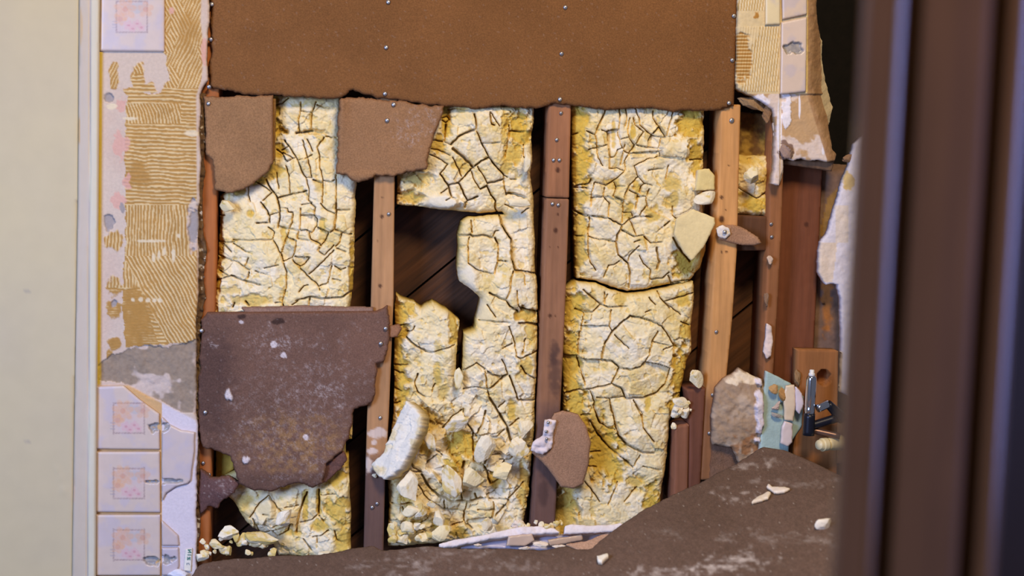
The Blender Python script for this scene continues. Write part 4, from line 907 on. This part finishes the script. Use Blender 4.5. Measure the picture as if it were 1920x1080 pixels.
for px, py, rx, ry, rz, sd, yl, lb in (
    (760, 915, 26, 32, 10, 3, .15, 'pale blocky foam chunk at the foot of the second stud, under the white splinter'),
    (736, 868, 15, 13, 0, 4, .1, 'white foam knob touching the second stud'),
    (703, 891, 6, 5, 0, 5, .1, 'tiny white foam crumb stuck on the second stud'),
    (856, 792, 25, 17, 22, 6, .4, 'ragged foam chunk wedged in the middle of the middle bay'),
    (912, 842, 22, 30, -12, 7, .15, 'cream foam wedge right of the yellow hollow in the middle bay'),
    (888, 900, 24, 27, 8, 8, .1, 'large flat-faced grey cream chunk beside the dark vertical split'),
    (846, 905, 20, 34, 30, 9, .5, 'yellowish slanted foam chunk left of the dark vertical split'),
    (806, 830, 12, 20, 25, 10, .3, 'small white sliver in the yellow hollow of the middle bay'),
    (790, 960, 16, 17, 0, 11, .3, 'round-faced foam lump low in the middle bay'),
    (770, 957, 18, 14, 0, 12, .2, 'foam lump beside the round-faced one low in the middle bay'),
    (808, 944, 9, 9, 0, 13, .1, 'small pale foam pebble above the round-faced lump'),
    (822, 972, 13, 18, 0, 14, .2, 'upright foam chunk right of the round-faced lump'),
    (828, 1000, 22, 16, 20, 15, .1, 'white foam chunk resting behind the fallen board, left one'),
    (912, 985, 12, 15, 15, 16, .1, 'white foam chunk standing behind the white plaster strip'),
    (735, 990, 10, 17, -10, 17, .5, 'yellow foam crumb at the foot of the second stud'),
    (750, 1010, 18, 12, 5, 18, .3, 'foam crumb behind the fallen board beside the second stud'),
    (764, 990, 14, 14, 0, 19, .1, 'pale foam lump above the fallen board near the second stud'),
    (792, 1010, 16, 11, 0, 20, .4, 'flat yellowish crumb on the back edge of the fallen board'),
    (984, 805, 15, 22, -20, 21, .2, 'pale foam lump left of the plaster tab on the round board flap'),
    (972, 835, 22, 24, 20, 22, .3, 'rounded foam chunk over the curved crack left of the round flap'),
    (945, 885, 22, 18, 40, 23, .2, 'angular foam chunk below the curved crack in the middle bay'),
    (860, 708, 9, 22, 0, 24, .3, 'slim foam piece bridging the slot in the middle bay'),
    (1304, 708, 16, 20, 0, 25, .1, 'crumbly pale lump sitting on top of the short doubled stud'),
    (1278, 752, 18, 12, 10, 26, .1, 'pale foam crumb cluster at the right edge of the third bay'),
    (1268, 768, 12, 17, -20, 27, .1, 'angular foam crumb at the right edge of the third bay'),
    (1286, 772, 13, 13, 0, 28, .1, 'foam crumb under the cluster beside the short doubled stud'),
    (1262, 800, 7, 8, 0, 29, .1, 'tiny foam pebble beside the short doubled stud'),
    (1408, 330, 16, 18, 0, 30, .3, 'white broken foam knob in the small right bay'),
    (492, 1010, 34, 17, -12, 31, .4, 'long foam crumb mass lying along the fallen board at the left'),
    (425, 1002, 24, 16, 20, 32, .2, 'pale crumbly foam lump at the lower left corner of the opening'),
    (405, 1022, 16, 12, 0, 33, .2, 'foam crumb beside the plaster edge at the bottom'),
    (378, 1044, 14, 9, 10, 34, .3, 'small foam crumb on the tip of the fallen board'),
    (418, 1030, 14, 10, 0, 35, .1, 'greyish foam pebble on the fallen board at the left'),
    (490, 1020, 14, 8, 0, 36, .9, 'yellow foam crumb on the fallen board at the left'),
    (452, 1012, 16, 10, 40, 37, .9, 'slanted yellow foam sliver at the lower left'),
    (606, 1040, 13, 9, 0, 38, .1, 'pale lump on the edge of the fallen board under the first bay'),
    (425, 385, 18, 12, -10, 39, .0, 'small whitish lump at the upper left of the first bay'),
    (532, 975, 22, 18, 30, 40, .1, 'smooth rounded lump in the lower foam of the first bay'),
    (990, 305, 9, 20, -10, 41, .2, 'thin pale shard at the right edge of the middle bay top'),
    (975, 378, 24, 10, 0, 42, .1, 'crumbly ledge of foam at the right of the middle bay')):
    Yc = -0.002 if py < 940 else -0.008
    if py > 980 and px < 700: Yc = -0.022
    chunk(px, py, rx, ry, Yc, lb, rz, seed=sd, yel=yl, rgh=0.10 if yl != .0 else .07, depth=0.75, cuts=13, sub=5 if rx*ry > 300 else 4)

rc = random.Random(77)
for (cx, cy, sx, sy, n, Yc, where, gp) in (
    (446, 1022, 72, 17, 22, -0.024, 'the lower left heap', 'foam crumbs in the lower left heap'),
    (765, 1000, 40, 16, 14, -0.012, 'the heap below the middle bay', 'foam crumbs at the foot of the middle bay'),
    (1275, 762, 20, 18, 8, -0.010, 'the cluster by the doubled stud', 'foam crumbs beside the short doubled stud'),
    (1020, 984, 50, 6, 10, -0.036, 'the row behind the plaster strip', 'crumbs behind the white plaster strip')):
    pts = [(cx+sx*(-1+2*(k_+0.5)/n)+rc.uniform(-4, 4), cy+rc.uniform(-sy, sy), rc.uniform(4, 10)*(0.75 if n < 13 else 1), rc.choice((.1, .3, .8))) for k_ in range(n)]
    if cx == 765: pts = [(max(p[0], 738), *p[1:]) for p in pts]
    ordinal = ['first', 'second', 'third', 'fourth', 'fifth', 'sixth', 'seventh', 'eighth', 'ninth', 'tenth', 'eleventh']
    for k_, (px, py, r_, yl) in enumerate(pts):
        half = n//2; side_ = 'left' if k_ < n-half else 'right'; od = ordinal[k_] if side_ == 'left' else ordinal[n-1-k_]
        look = ('tiny ' if r_ < 6 else 'small ')+{.1: 'whitish', .3: 'cream', .8: 'yellow'}[yl]
        chunk(px, py, r_*rc.uniform(0.8, 1.3), r_, Yc+rc.uniform(-0.004, 0.006), '%s foam crumb, %s from the %s end of %s' % (look, od, side_, where), rc.uniform(0, 180), seed=200+k_, yel=yl, rgh=0.16, depth=0.8, cuts=9, sub=3, group=gp)


# ================================================================== RIGHT SIDE
# tiled corner remnant, upper right
def c_corner(x, y, d, g):
    base = mix(np.tile(lin((222, 200, 160)), (len(x), 1)), lin((212, 186, 138)), fbm(x, y, 40, 3))
    c = base
    r = 0.5+0.5*np.cos(2*math.pi*(x*math.cos(0.12)+y*math.sin(0.12)+2*fbm(x, y, 30, 4))/5.0)
    cb = ((y > 50) & (y < 172) & (x > 1415-(y-50)*0.25+15*fbm(x, y, 30, 8)) & (x < 1461)) | ((y < 20) & (x < 1436))
    c = np.where(cb[:, None], mix(np.tile(lin((196, 162, 104)), (len(x), 1)), lin((228, 208, 170)), sstep(0.35, 0.7, r)), c)
    gold = blob(x, y, 1392, 110, 16, 48, 0.2, 0.2, 3)*(x > 1380)
    c = mix(c, mix(np.tile(lin((170, 122, 60)), (len(x), 1)), lin((225, 195, 140)), sstep(0.6, 0.9, 0.5+0.5*np.cos(2*math.pi*y/6.5))), gold)
    c = mix(c, lin((176, 124, 56)), blob(x, y, 1419, 29, 5, 8, 0.3, 0.4, 2))
    lowb = (y > 176).astype(float)
    c2 = mix(np.tile(lin((196, 158, 116)), (len(x), 1)), lin((222, 200, 186)), sstep(0.5, 0.6, fbm(x, y, 26, 11)+0.25*sstep(240, 262, y)))
    c2 = mix(c2, lin((236, 228, 234)), blob(x, y, 1475, 205, 9, 30, 0.2, 0.3, 4)+blob(x, y, 1500, 200, 2, 22, 0.3)+blob(x, y, 1462, 240, 5, 60, 0.3)+blob(x, y, 1545, 230, 2.5, 60, 0.3, 0.3, 2)+blob(x, y, 1425, 190, 16, 10, .4, .4, 2))
    c2 = mix(c2, lin((140, 112, 98)), blob(x, y, 1474, 285, 13, 16, 0.3, 0.4, 5))
    c = mix(c, c2, lowb)
    side = sstep(-1.5, 1.5, x-np.interp(y, [-60, 0, 100, 170, 300], [1514, 1513, 1511, 1512, 1552]))
    c = mix(c, mix(np.tile(lin((158, 116, 80)), (len(x), 1)), lin((190, 150, 110)), fbm(x, y, 16, 6)), side)
    c = mix(c, lin((232, 204, 140)), 0.9*sstep(2.5, 1, np.abs(x-1513))*(y < 172))
    return c
def h_corner(x, y, d, g):
    s0 = np.interp(y, [-60, 0, 100, 170, 300], [1514, 1513, 1511, 1512, 1552])
    h = 0.0016*(fbm(x, y, 16, 3)-0.5)*2 - 0.035*sstep(0, 50, x-s0) + 0.002*(fbm(x, y, 6, 5)-0.5)*sstep(0, 10, x-s0)
    r = 0.5+0.5*np.cos(2*math.pi*(x*math.cos(0.12)+y*math.sin(0.12)+2*fbm(x, y, 30, 4))/5.0)
    cb = ((y > 50) & (y < 172) & (x < 1461)) | ((y < 20) & (x < 1436))
    h += cb*0.0012*r
    h -= 0.003*blob(x, y, 1392, 110, 16, 48, 0.2, 0.2, 3)
    h -= 0.004*((y > 176) & (x > 1462)); h += 0.002*blob(x, y, 1475, 205, 9, 30, 0.2, 0.3, 4)
    return h
cr = [(1384, -60), (1546, -60), (1536, 10), (1540, 40), (1547, 68), (1551, 75), (1550, 110), (1556, 150), (1566, 190), (1571, 200), (1562, 235), (1566, 280), (1577, 290), (1570, 302), (1552, 304), (1536, 300), (1520, 302), (1505, 297), (1490, 302), (1478, 298), (1471, 300), (1470, 320), (1462, 348), (1449, 345), (1454, 310), (1456, 240), (1450, 205), (1430, 190), (1412, 180), (1384, 166), (1382, 150), (1384, 90)]
o = relief('plaster_wall', jag(cr, 1.3, 12, 5, straight=(0,)), -0.022, 0.03, 1.3, h_corner, c_corner, plaster_m, rnd=(2.5, 0.003), sidecol=(214, 190, 150))
tag(o, 'broken upper right plaster corner with ridged adhesive and a torn bottom', 'plaster wall')
tile([(1464, 42), (1512, 32), (1510, 172), (1462, 177)], 'plain pale tile standing alone on the upper right plaster corner', Y=-0.0235, holes=((1489, 90, 17, 9),), base=(218, 194, 176))
tile([(1464, -60), (1512, -60), (1512, 27), (1466, 37)], 'cut plain tile at the top of the right plaster corner', Y=-0.0235, base=(216, 192, 172))
tile([(1434, -60), (1462, -60), (1462, 46), (1434, 47)], 'narrow yellowish tile at the top of the right corner', Y=-0.0232, base=(228, 208, 166))
chunk(1410, 196, 30, 14, 0.0, 'brown crumbling plaster clump at the upper right end of the brown board', -15, seed=51, rgh=0.3, col=(150, 118, 84), name='plaster_chunk', cat='plaster chunk', mat=plaster_m)
chunk(1440, 212, 12, 20, 0.0, 'dangling ragged plaster tuft left of the torn tiled corner', 10, seed=52, rgh=0.35, col=(150, 112, 78), name='plaster_chunk', cat='plaster chunk', mat=plaster_m)
chunk(1474, 285, 15, 16, -0.014, 'dark rough mortar lump on the lower end of the tiled corner', 10, seed=53, rgh=0.3, col=(160, 132, 118), name='plaster_chunk', cat='plaster chunk', mat=plaster_m)
chunk(1592, 298, 16, 9, 0.01, 'brown crumb at the bottom right of the tiled corner', 20, seed=54, rgh=0.3, col=(140, 104, 74), name='plaster_chunk', cat='plaster chunk', mat=plaster_m)
# plaster clinging to the narrow stud
slab('plaster_scrap', [(1450, 230), (1460, 230), (1464, 300), (1470, 304), (1469, 322), (1462, 345), (1449, 343), (1453, 300)], -0.006, 0.012, 'long white plaster scrap on the upper end of the narrow stud', (222, 200, 180), 'plaster scrap', mat=plaster_m, a=0.002)
slab('plaster_scrap', [(1438, 606), (1447, 612), (1450, 640), (1446, 668), (1438, 674), (1432, 660), (1436, 636)], -0.004, 0.010, 'white plaster scrap on the lower end of the narrow stud', (226, 202, 190), 'plaster scrap', mat=plaster_m, a=0.004)
chunk(1444, 488, 7, 9, 0.0, 'small pale plaster blob midway up the narrow stud', 0, seed=55, rgh=0.3, col=(206, 176, 150), name='plaster_chunk', cat='plaster chunk', mat=plaster_m)
chunk(1437, 560, 5, 16, 0.0, 'brown plaster smear on the narrow stud above the white scrap', 0, seed=57, rgh=0.3, col=(140, 108, 84), name='plaster_chunk', cat='plaster chunk', mat=plaster_m)
# jagged white plaster with tile, far right
def c_jag(x, y, d, g):
    c = np.tile(lin((220, 210, 216)), (len(x), 1))
    c = mix(c, lin((224, 206, 192)), ((x > 1566) & (x < 1590) & (y > 385) & (y < 455)).astype(float))
    c = mix(c, lin((226, 204, 184)), ((x < 1570-(y-455)*0.12) & (y > 454) & (y < 530)).astype(float))
    c = mix(c, lin((212, 180, 120)), blob(x, y, 1592, 340, 10, 20, .3, .3, 4))
    return c
o = relief('plaster_piece', jag([(1604, 270), (1640, 240), (1640, 760), (1574, 735), (1580, 640), (1578, 560), (1572, 535), (1560, 532), (1550, 535), (1536, 512), (1540, 455), (1552, 440), (1564, 400), (1574, 370), (1580, 345), (1590, 320)], 1.4, 4, 4), 0.0, 0.02, 2, bumpy(0.002, 14), c_jag, plaster_m, rnd=(2, 0.002), sidecol=(226, 214, 214))
tag(o, 'jagged white plaster piece with tile fragment beside the dark door moulding', 'plaster piece')
# right return wall of the tub alcove, dark cavity
o = box('wall_right', 0.86, 0.90, -0.02, 0.7, -0.95, 0.95, hwood_m, (44, 30, 22)); tag(o, kind='structure')

# wood block with hole, and the plumbing
YB = -0.012
def h_blk(x, y, d, g): return -0.022*blob(x, y, 1545, 708, 13, 15, 0.08) + 0.0004*fbm(x, y, 20, 2)
blk = relief('wood_block', [(1496, 656), (1572, 658), (1569, 900), (1490, 900)], YB, 0.036, 1.8, h_blk, c_wood((150, 96, 54)), wood_m, rnd=(1.5, 0.001), sidecol=(206, 146, 90))  # side colour paler than the front: light on the left face painted in
tag(blk, 'upright orange wood block with a round hole behind the chrome shower valve', 'wood block')
def tube(name, pts, rads, mat, parent, k=20, cap=True):
    pts = [Vector(p) for p in pts]; V = []; F = []
    for i, p in enumerate(pts):
        d = (pts[min(i+1, len(pts)-1)]-pts[max(i-1, 0)]).normalized(); a = d.orthogonal().normalized()
        if i and V:
            a = (A-d*A.dot(d)).normalized()
        A = a; b = d.cross(a)
        for j in range(k):
            t = 2*math.pi*j/k; V.append(p+(a*math.cos(t)+b*math.sin(t))*rads[i])
    for i in range(len(pts)-1):
        for j in range(k): F.append([i*k+j, i*k+(j+1) % k, (i+1)*k+(j+1) % k, (i+1)*k+j])
    if cap: F.append(list(range(k))[::-1]); F.append([len(V)-k+j for j in range(k)])
    return mesh_obj(name, [v[:] for v in V], F, mat, parent, None, True)
chrome = plain('chrome', (225, 225, 232), 0.12, 1.0, namt=0.01); black = plain('dark_bronze', (30, 30, 42), 0.35, 0.4); ivory = plain('ivory_plastic', (226, 206, 160), 0.4)
whitep = plain('white_plastic', (225, 220, 215), 0.35); copper = plain('old_brass', (120, 92, 82), 0.35, 0.7)
def p3(px, py, Y): return Vector(at1(px, py, Y))
v = empty('shower_valve', p3(1530, 800, YB-0.04)); tag(v, 'chrome shower valve stem on dark pipes in front of the wood block', 'shower valve')
def vt(name, a, b, ra, rb, mat, n=1):
    pts = [a.lerp(b, i/6) for i in range(7)]; return tube(name, pts, [ra+(rb-ra)*i/6 for i in range(7)], mat, v)
Yv = YB-0.045
sl = [(779, 9.5), (765, 9.6), (764, 9.0), (762, 9.6), (735, 9.6), (712, 9.6), (708, 9.0), (705, 7.6), (704, 6)]
tube('chrome_sleeve', [p3(1518+(779-y)*0.05, y, Yv) for y, r in sl], [r*S for y, r in sl], chrome, v, 32)
stp_ = [(705, 6), (700, 6), (699, 4.4), (694, 4.6), (693, 3.4)]
V0 = tube('splined_stem', [p3(1522+(705-y)*0.05, y, Yv) for y, r in stp_], [r*S for y, r in stp_], whitep, v, 14)
vt('valve_body', p3(1518, 776, Yv), p3(1516, 816, Yv), 10.5*S, 11*S, black)
vt('valve_pipe', p3(1516, 800, Yv+.004), p3(1568, 784, Yv+.006), 8*S, 8.5*S, black)
vt('valve_pipe', p3(1520, 806, Yv+.010), p3(1575, 818, Yv-.004), 6.5*S, 6*S, copper)
vt('chrome_nut', p3(1533, 766, Yv-.006), p3(1552, 757, Yv), 8*S, 8.5*S, chrome)
vt('elbow_pipe', p3(1552, 757, Yv), p3(1580, 785, Yv+.01), 8*S, 11*S, black)
c_ = empty('pipe_cap', p3(1550, 834, Yv)); tag(c_, 'ivory plastic pipe cap under the chrome shower valve', 'pipe cap'); vv = v; v = c_
vt('cap_face', p3(1535, 834, Yv-.012), p3(1541, 834, Yv-.008), 9*S, 11*S, ivory)
vt('cap_ring', p3(1541, 834, Yv-.008), p3(1550, 833, Yv-.004), 12.5*S, 12.5*S, ivory)
vt('cap_body', p3(1550, 833, Yv-.004), p3(1576, 830, Yv+.02), 11*S, 15*S, ivory); v = vv

# green-backed wallboard with tile debris
gb = slab('green_board', [(1438, 696), (1482, 718), (1508, 744), (1504, 800), (1480, 836), (1478, 860), (1424, 870), (1430, 770)], -0.020, 0.012, 'pale blue-green wallboard scrap with tile debris stuck on it', (170, 190, 184), 'wallboard scrap', mat=plaster_m, jg=0.4, a=0.0003, side=(214, 196, 170), tilt=(0.15, 0))
slab('tile_shard', [(1474, 724), (1490, 722), (1492, 760), (1488, 790), (1472, 788), (1470, 752)], -0.034, 0.008, '', (226, 200, 168), '', mat=tile_m, parent=gb)
slab('tile_shard', [(1492, 724), (1504, 738), (1508, 758), (1500, 778), (1493, 770)], -0.036, 0.008, '', (222, 204, 206), '', mat=tile_m, parent=gb)
slab('tile_shard', [(1472, 790), (1487, 795), (1486, 830), (1478, 838), (1464, 832), (1467, 800)], -0.034, 0.008, '', (220, 198, 190), '', mat=tile_m, parent=gb)
for k_, a_ in enumerate(((1452, 730, 12, 10), (1466, 740, 8, 16), (1456, 762, 12, 6), (1456, 778, 5, 14))):
    chunk(a_[0], a_[1], a_[2], a_[3], -0.028, '', k_*25, seed=60+k_, rgh=.3, col=((188, 146, 96), (176, 128, 74), (206, 178, 160), (160, 150, 140))[k_], name='mortar_lump', mat=plaster_m, parent=gb)
chunk(1494, 706, 8, 18, -0.012, 'brown plaster lump on the left edge of the orange wood block', 5, seed=66, rgh=.25, col=(150, 116, 80), name='plaster_chunk', cat='plaster chunk', mat=plaster_m)
# plaster lump and paper beneath
def c_lump(x, y, d, g):
    c = mix(np.tile(lin((166, 138, 112)), (len(x), 1)), lin((198, 172, 146)), 0.8*sstep(0.4, 0.7, fbm(x, y, 22, 5)))
    c = mix(c, lin((232, 210, 180)), blob(x, y, 1390, 706, 25, 12, .5, .5, 3)); c = mix(c, lin((228, 212, 212)), blob(x, y, 1421, 770, 8, 60, .4, .5, 6))
    return mix(c, lin((160, 106, 62)), 0.8*blob(x, y, 1400, 835, 24, 18, .6, .5, 3))
def h_lump(x, y, d, g): return 0.007*(fbm(x, y, 30, 4)-0.5)*2+0.002*(fbm(x, y, 8, 5)-0.5)*2+0.014*blob(x, y, 1380, 770, 50, 70, 1.2)+0.01*blob(x, y, 1422, 770, 7, 60, .6, .4, 6)
o = relief('plaster_lump', jag([(1342, 728), (1352, 716), (1376, 700), (1386, 690), (1394, 695), (1412, 705), (1432, 712), (1434, 740), (1430, 800), (1424, 850), (1420, 880), (1400, 880), (1386, 870), (1372, 838), (1336, 834), (1334, 780)], 1.6, 6, 4), -0.016, 0.013, 1.8, h_lump, c_lump, plaster_m, rnd=(3, 0.005))
tag(o, 'big rough plaster lump between the fourth stud and the green board', 'plaster lump')
o = relief('paper_scrap', jag([(1334, 828), (1392, 828), (1398, 900), (1330, 905)], 1, 5, 5), -0.002, 0.006, 2, bumpy(0.002, 14), c_board((118, 88, 70)), board_m)
tag(o, 'brown paper-faced board scrap under the plaster lump', 'board scrap')

# ================================================================== FALLEN BOARD
A_ = at1(380, 1055, -0.05); B_ = at1(1432, 837, -0.045); Cn = at1(1600, 906, -0.28)
nf = np.cross(Cn-A_, B_-A_); nf /= np.linalg.norm(nf)
if nf[2] < 0: nf = -nf
PL = (A_, nf)
def c_fall(x, y, d, g):
    c = mix(np.tile(lin((114, 90, 76)), (len(x), 1)), lin((98, 76, 62)), fbm(x, y*2, 120, 3))*(0.85+0.3*vnoise(x/4.0, y/3.0, 8))[:, None]
    for a in ((1370, 1055, 60, 14, .9), (1325, 1065, 14, 8, .9), (1385, 930, 30, 9, .8), (1370, 875, 60, 5, .6), (1450, 870, 20, 6, .7), (1250, 1000, 30, 8, .3), (860, 1030, 60, 20, .4), (740, 1062, 60, 14, .4), (1500, 905, 60, 6, .4), (1240, 1075, 50, 10, .7), (960, 1060, 50, 8, .3), (1480, 1010, 80, 12, .35)):
        c = mix(c, lin((206, 190, 178)), a[4]*blob(x, y, *a[:4], 1.2, 0.7, a[0])*sstep(0.30, 0.75, fbm(x*0.8, y*2, 12, 9))*(0.5+0.5*vnoise(x/4, y/3, 19)))
    f1, f2, iv = worley(x, y*1.7, 15, 6); c = mix(c, lin((205, 190, 175)), 0.4*sstep(0.10, 0.04, f1)*(iv > 0.7))
    return c
fb_poly = [(352, 1090), (366, 1066), (380, 1054), (440, 1046), (520, 1040), (600, 1038), (660, 1026), (700, 1022), (716, 1030), (760, 1026), (800, 1022), (850, 1026), (960, 1027), (1010, 1030), (1060, 1022), (1080, 1028), (1110, 1026), (1130, 1008), (1160, 985), (1200, 958), (1260, 926), (1310, 905), (1345, 885), (1380, 868), (1410, 848), (1432, 836), (1470, 842), (1520, 862), (1580, 892), (1700, 960), (1900, 1240), (300, 1240)]
fb = relief('fallen_board', jag(fb_poly, 1.3, 4, 7, straight=(25, 26, 27, 28, 29, 30, 31)), 0, 0.012, 2.4, lambda x, y, d, g: 0.0006*(fbm(x, y*2, 20, 4)-0.5)*2, c_fall, board_m, plane=PL, rnd=(2, 0.002), sidecol=(160, 130, 112))
tag(fb, 'big dusty dark board fallen across the bottom of the view', 'fallen board')
def onfb(px, py, up=0.0): return at(np.array(px), np.array(py), 0, PL)+nf*up
def flake(name, poly, th, label, col, cat, mat=None, lift=0.004, seed=2, group=None, a=0.001):
    o = relief(name, jag(poly, 0.7, seed, 4), 0, th, 1.6, lambda x, y, d, g: a*2*(fbm(x, y, 9, seed)-0.5), flatcol(col, 0.12, 12, seed), mat or plaster_m, plane=(A_+nf*lift, nf), rnd=(1.5, 0.001), sidecol=(205, 178, 140))
    return tag(o, label, cat, group)
flake('plaster_shard', [(1406, 942), (1420, 930), (1440, 920), (1446, 922), (1440, 932), (1420, 938)], 0.005, 'left white plaster shard of the pair on the fallen board', (236, 216, 190), 'plaster shard', lift=.006)
flake('plaster_shard', [(1444, 916), (1437, 912), (1441, 905), (1447, 911), (1470, 911), (1482, 914), (1470, 920), (1452, 922)], 0.005, 'right white plaster shard of the pair on the fallen board', (238, 220, 200), 'plaster shard', lift=.006)
flake('plaster_shard', [(1119, 1041), (1138, 1036), (1141, 1039), (1128, 1051), (1120, 1050)], 0.008, 'small white wedge lying alone on the middle of the fallen board', (240, 228, 206), 'plaster shard', lift=.009)
o = chunk(1548, 990, 18, 12, -0.2, 'pale oval chip on the fallen board beside the dark moulding', 20, seed=70, rgh=.08, col=(240, 224, 200), name='plaster_shard', cat='plaster shard', mat=plaster_m, depth=.5)
o.location = Vector(onfb(1548, 990, 0.007)); WLOC[o.name] = o.location
# shards along the torn edge of the fallen board
def strip(name, poly, Y, th, label, col, cat, **k): return slab(name, poly, Y, th, label, col, cat, mat=k.pop('mat', plaster_m), **k)
strip('plaster_strip', [(822, 1020), (860, 1010), (900, 1004), (940, 995), (970, 988), (1010, 986), (1040, 990), (1050, 998), (1010, 1000), (960, 1004), (900, 1014), (850, 1024), (826, 1025)], -0.054, 0.02, 'long white plaster strip lying behind the fallen board', (238, 222, 216), 'plaster strip', tilt=(0, .6), a=.003, side=(214, 180, 150))
strip('plaster_strip', [(1060, 986), (1070, 983), (1100, 985), (1140, 984), (1164, 980), (1172, 985), (1150, 996), (1110, 998), (1058, 1000)], -0.056, 0.018, 'shorter white plaster strip right of the round board flap foot', (236, 220, 214), 'plaster strip', tilt=(0, .5), a=.002, side=(210, 170, 150))
strip('tile_slab', [(880, 1016), (960, 1006), (1060, 1000), (1140, 995), (1130, 1008), (1110, 1026), (1010, 1030), (960, 1027), (860, 1026)], -0.036, 0.006, 'greyish tile slab lying flat behind the torn board edge', (176, 168, 186), 'tile slab', tilt=(0, 1.2), mat=tile_m)
strip('tile_piece', [(954, 1006), (998, 1001), (1003, 1014), (986, 1024), (950, 1024)], -0.056, 0.006, 'upright beige tile piece left of its twin behind the torn board edge', (206, 176, 152), 'tile piece', tilt=(.1, .1), mat=tile_m, jg=.4, a=.0002, side=(226, 196, 160))
strip('tile_piece', [(1028, 1013), (1092, 1002), (1094, 1013), (1060, 1020), (1030, 1024)], -0.058, 0.006, 'long beige tile piece right of its twin behind the torn board edge', (196, 164, 138), 'tile piece', tilt=(.1, .1), mat=tile_m, jg=.4, a=.0002, side=(226, 196, 160))
strip('board_scrap', [(1060, 1020), (1100, 1014), (1150, 992), (1138, 1008), (1112, 1030), (1088, 1032)], -0.062, 0.006, 'tan torn paper scrap at the bend of the fallen board edge', (190, 148, 118), 'paper scrap', tilt=(0, .8), mat=board_m)
for i_, (px, py, rx, ry, lb) in enumerate(((1018, 1020, 20, 6, 'crumbly plaster ridge on the torn board edge, centre one'), (985, 1028, 14, 4, 'crumbly plaster ridge on the torn board edge, left one'), (1050, 1026, 16, 5, 'crumbly plaster ridge on the torn board edge, right one'), (895, 1022, 9, 4, 'small plaster crumb below the long white plaster strip'), (974, 984, 16, 10, 'pale crumb heap at the foot of the middle bay'), (1020, 990, 22, 7, 'pale crumb heap at the foot of the third stud'))):
    chunk(px, py, rx, ry, -0.060 if i_ < 4 else -0.03, lb, 0, seed=80+i_, rgh=.35, col=(236, 214, 190), name='plaster_crumb', cat='plaster crumb', mat=plaster_m, depth=1.0)
chunk(338, 1078, 24, 12, -0.03, 'white plaster crumb at the bottom beside the plaster strip', 10, seed=90, rgh=.2, col=(226, 222, 232), name='plaster_crumb', cat='plaster crumb', mat=plaster_m)

# ================================================================== DARK DOOR MOULDING IN THE FOREGROUND
def moulding():
    Ym = CAM[1]+1.05
    # profile across: (px at mid height, depth away from the nominal face)
    prof = [(1600, 0.10), (1587, 0.012), (1590, 0.004), (1600, 0.0), (1640, -0.001), (1655, -0.001), (1660, -0.003), (1666, -0.002), (1671, 0.003), (1673, 0.055), (1695, 0.055), (1697, 0.010), (1699, 0.002), (1710, 0.0), (1760, -0.001), (1815, 0.0), (1826, 0.003), (1831, 0.010), (1833, 0.055), (1856, 0.055), (1858, 0.008),
            (1860, 0.004), (1884, 0.002), (1889, -0.001), (1896, 0.000), (1902, 0.006), (1905, 0.050), (2100, 0.06), (2100, 0.10)]
    up_ = 0.75; V = []; F = []; Cc = []; rows = 60
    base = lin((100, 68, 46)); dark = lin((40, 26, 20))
    z0 = at1(1700, 540, Ym)[2]
    for j in range(rows+1):
        z = z0 - up_ + 2*up_*j/rows
        for k, (px, dy) in enumerate(prof):
            p = at1(px, 540, Ym+dy); V.append((p[0], p[1], z)); w_ = 0.92+0.16*vnoise(np.array([px/9.0]), np.array([j*0.6]), 4)[0]
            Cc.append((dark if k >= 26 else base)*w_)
    n = len(prof)
    for j in range(rows):
        for k in range(n-1): F.append([j*n+k, j*n+k+1, (j+1)*n+k+1, (j+1)*n+k])
        F.append([j*n+n-1, j*n, (j+1)*n, (j+1)*n+n-1])
    return V, F, np.array(Cc)
V, F, Cc = moulding()
mould_m = coated('varnished_wood', rough=0.25, grain=0.15, gscale=40, bump=0.1, bscale=60, spec=0.5, stretch=(1, 1, 0.1))
o = mesh_obj('trim_2', V, F, mould_m, None, Cc, False)
tag(o, 'dark varnished door moulding out of focus at the right', kind='structure')
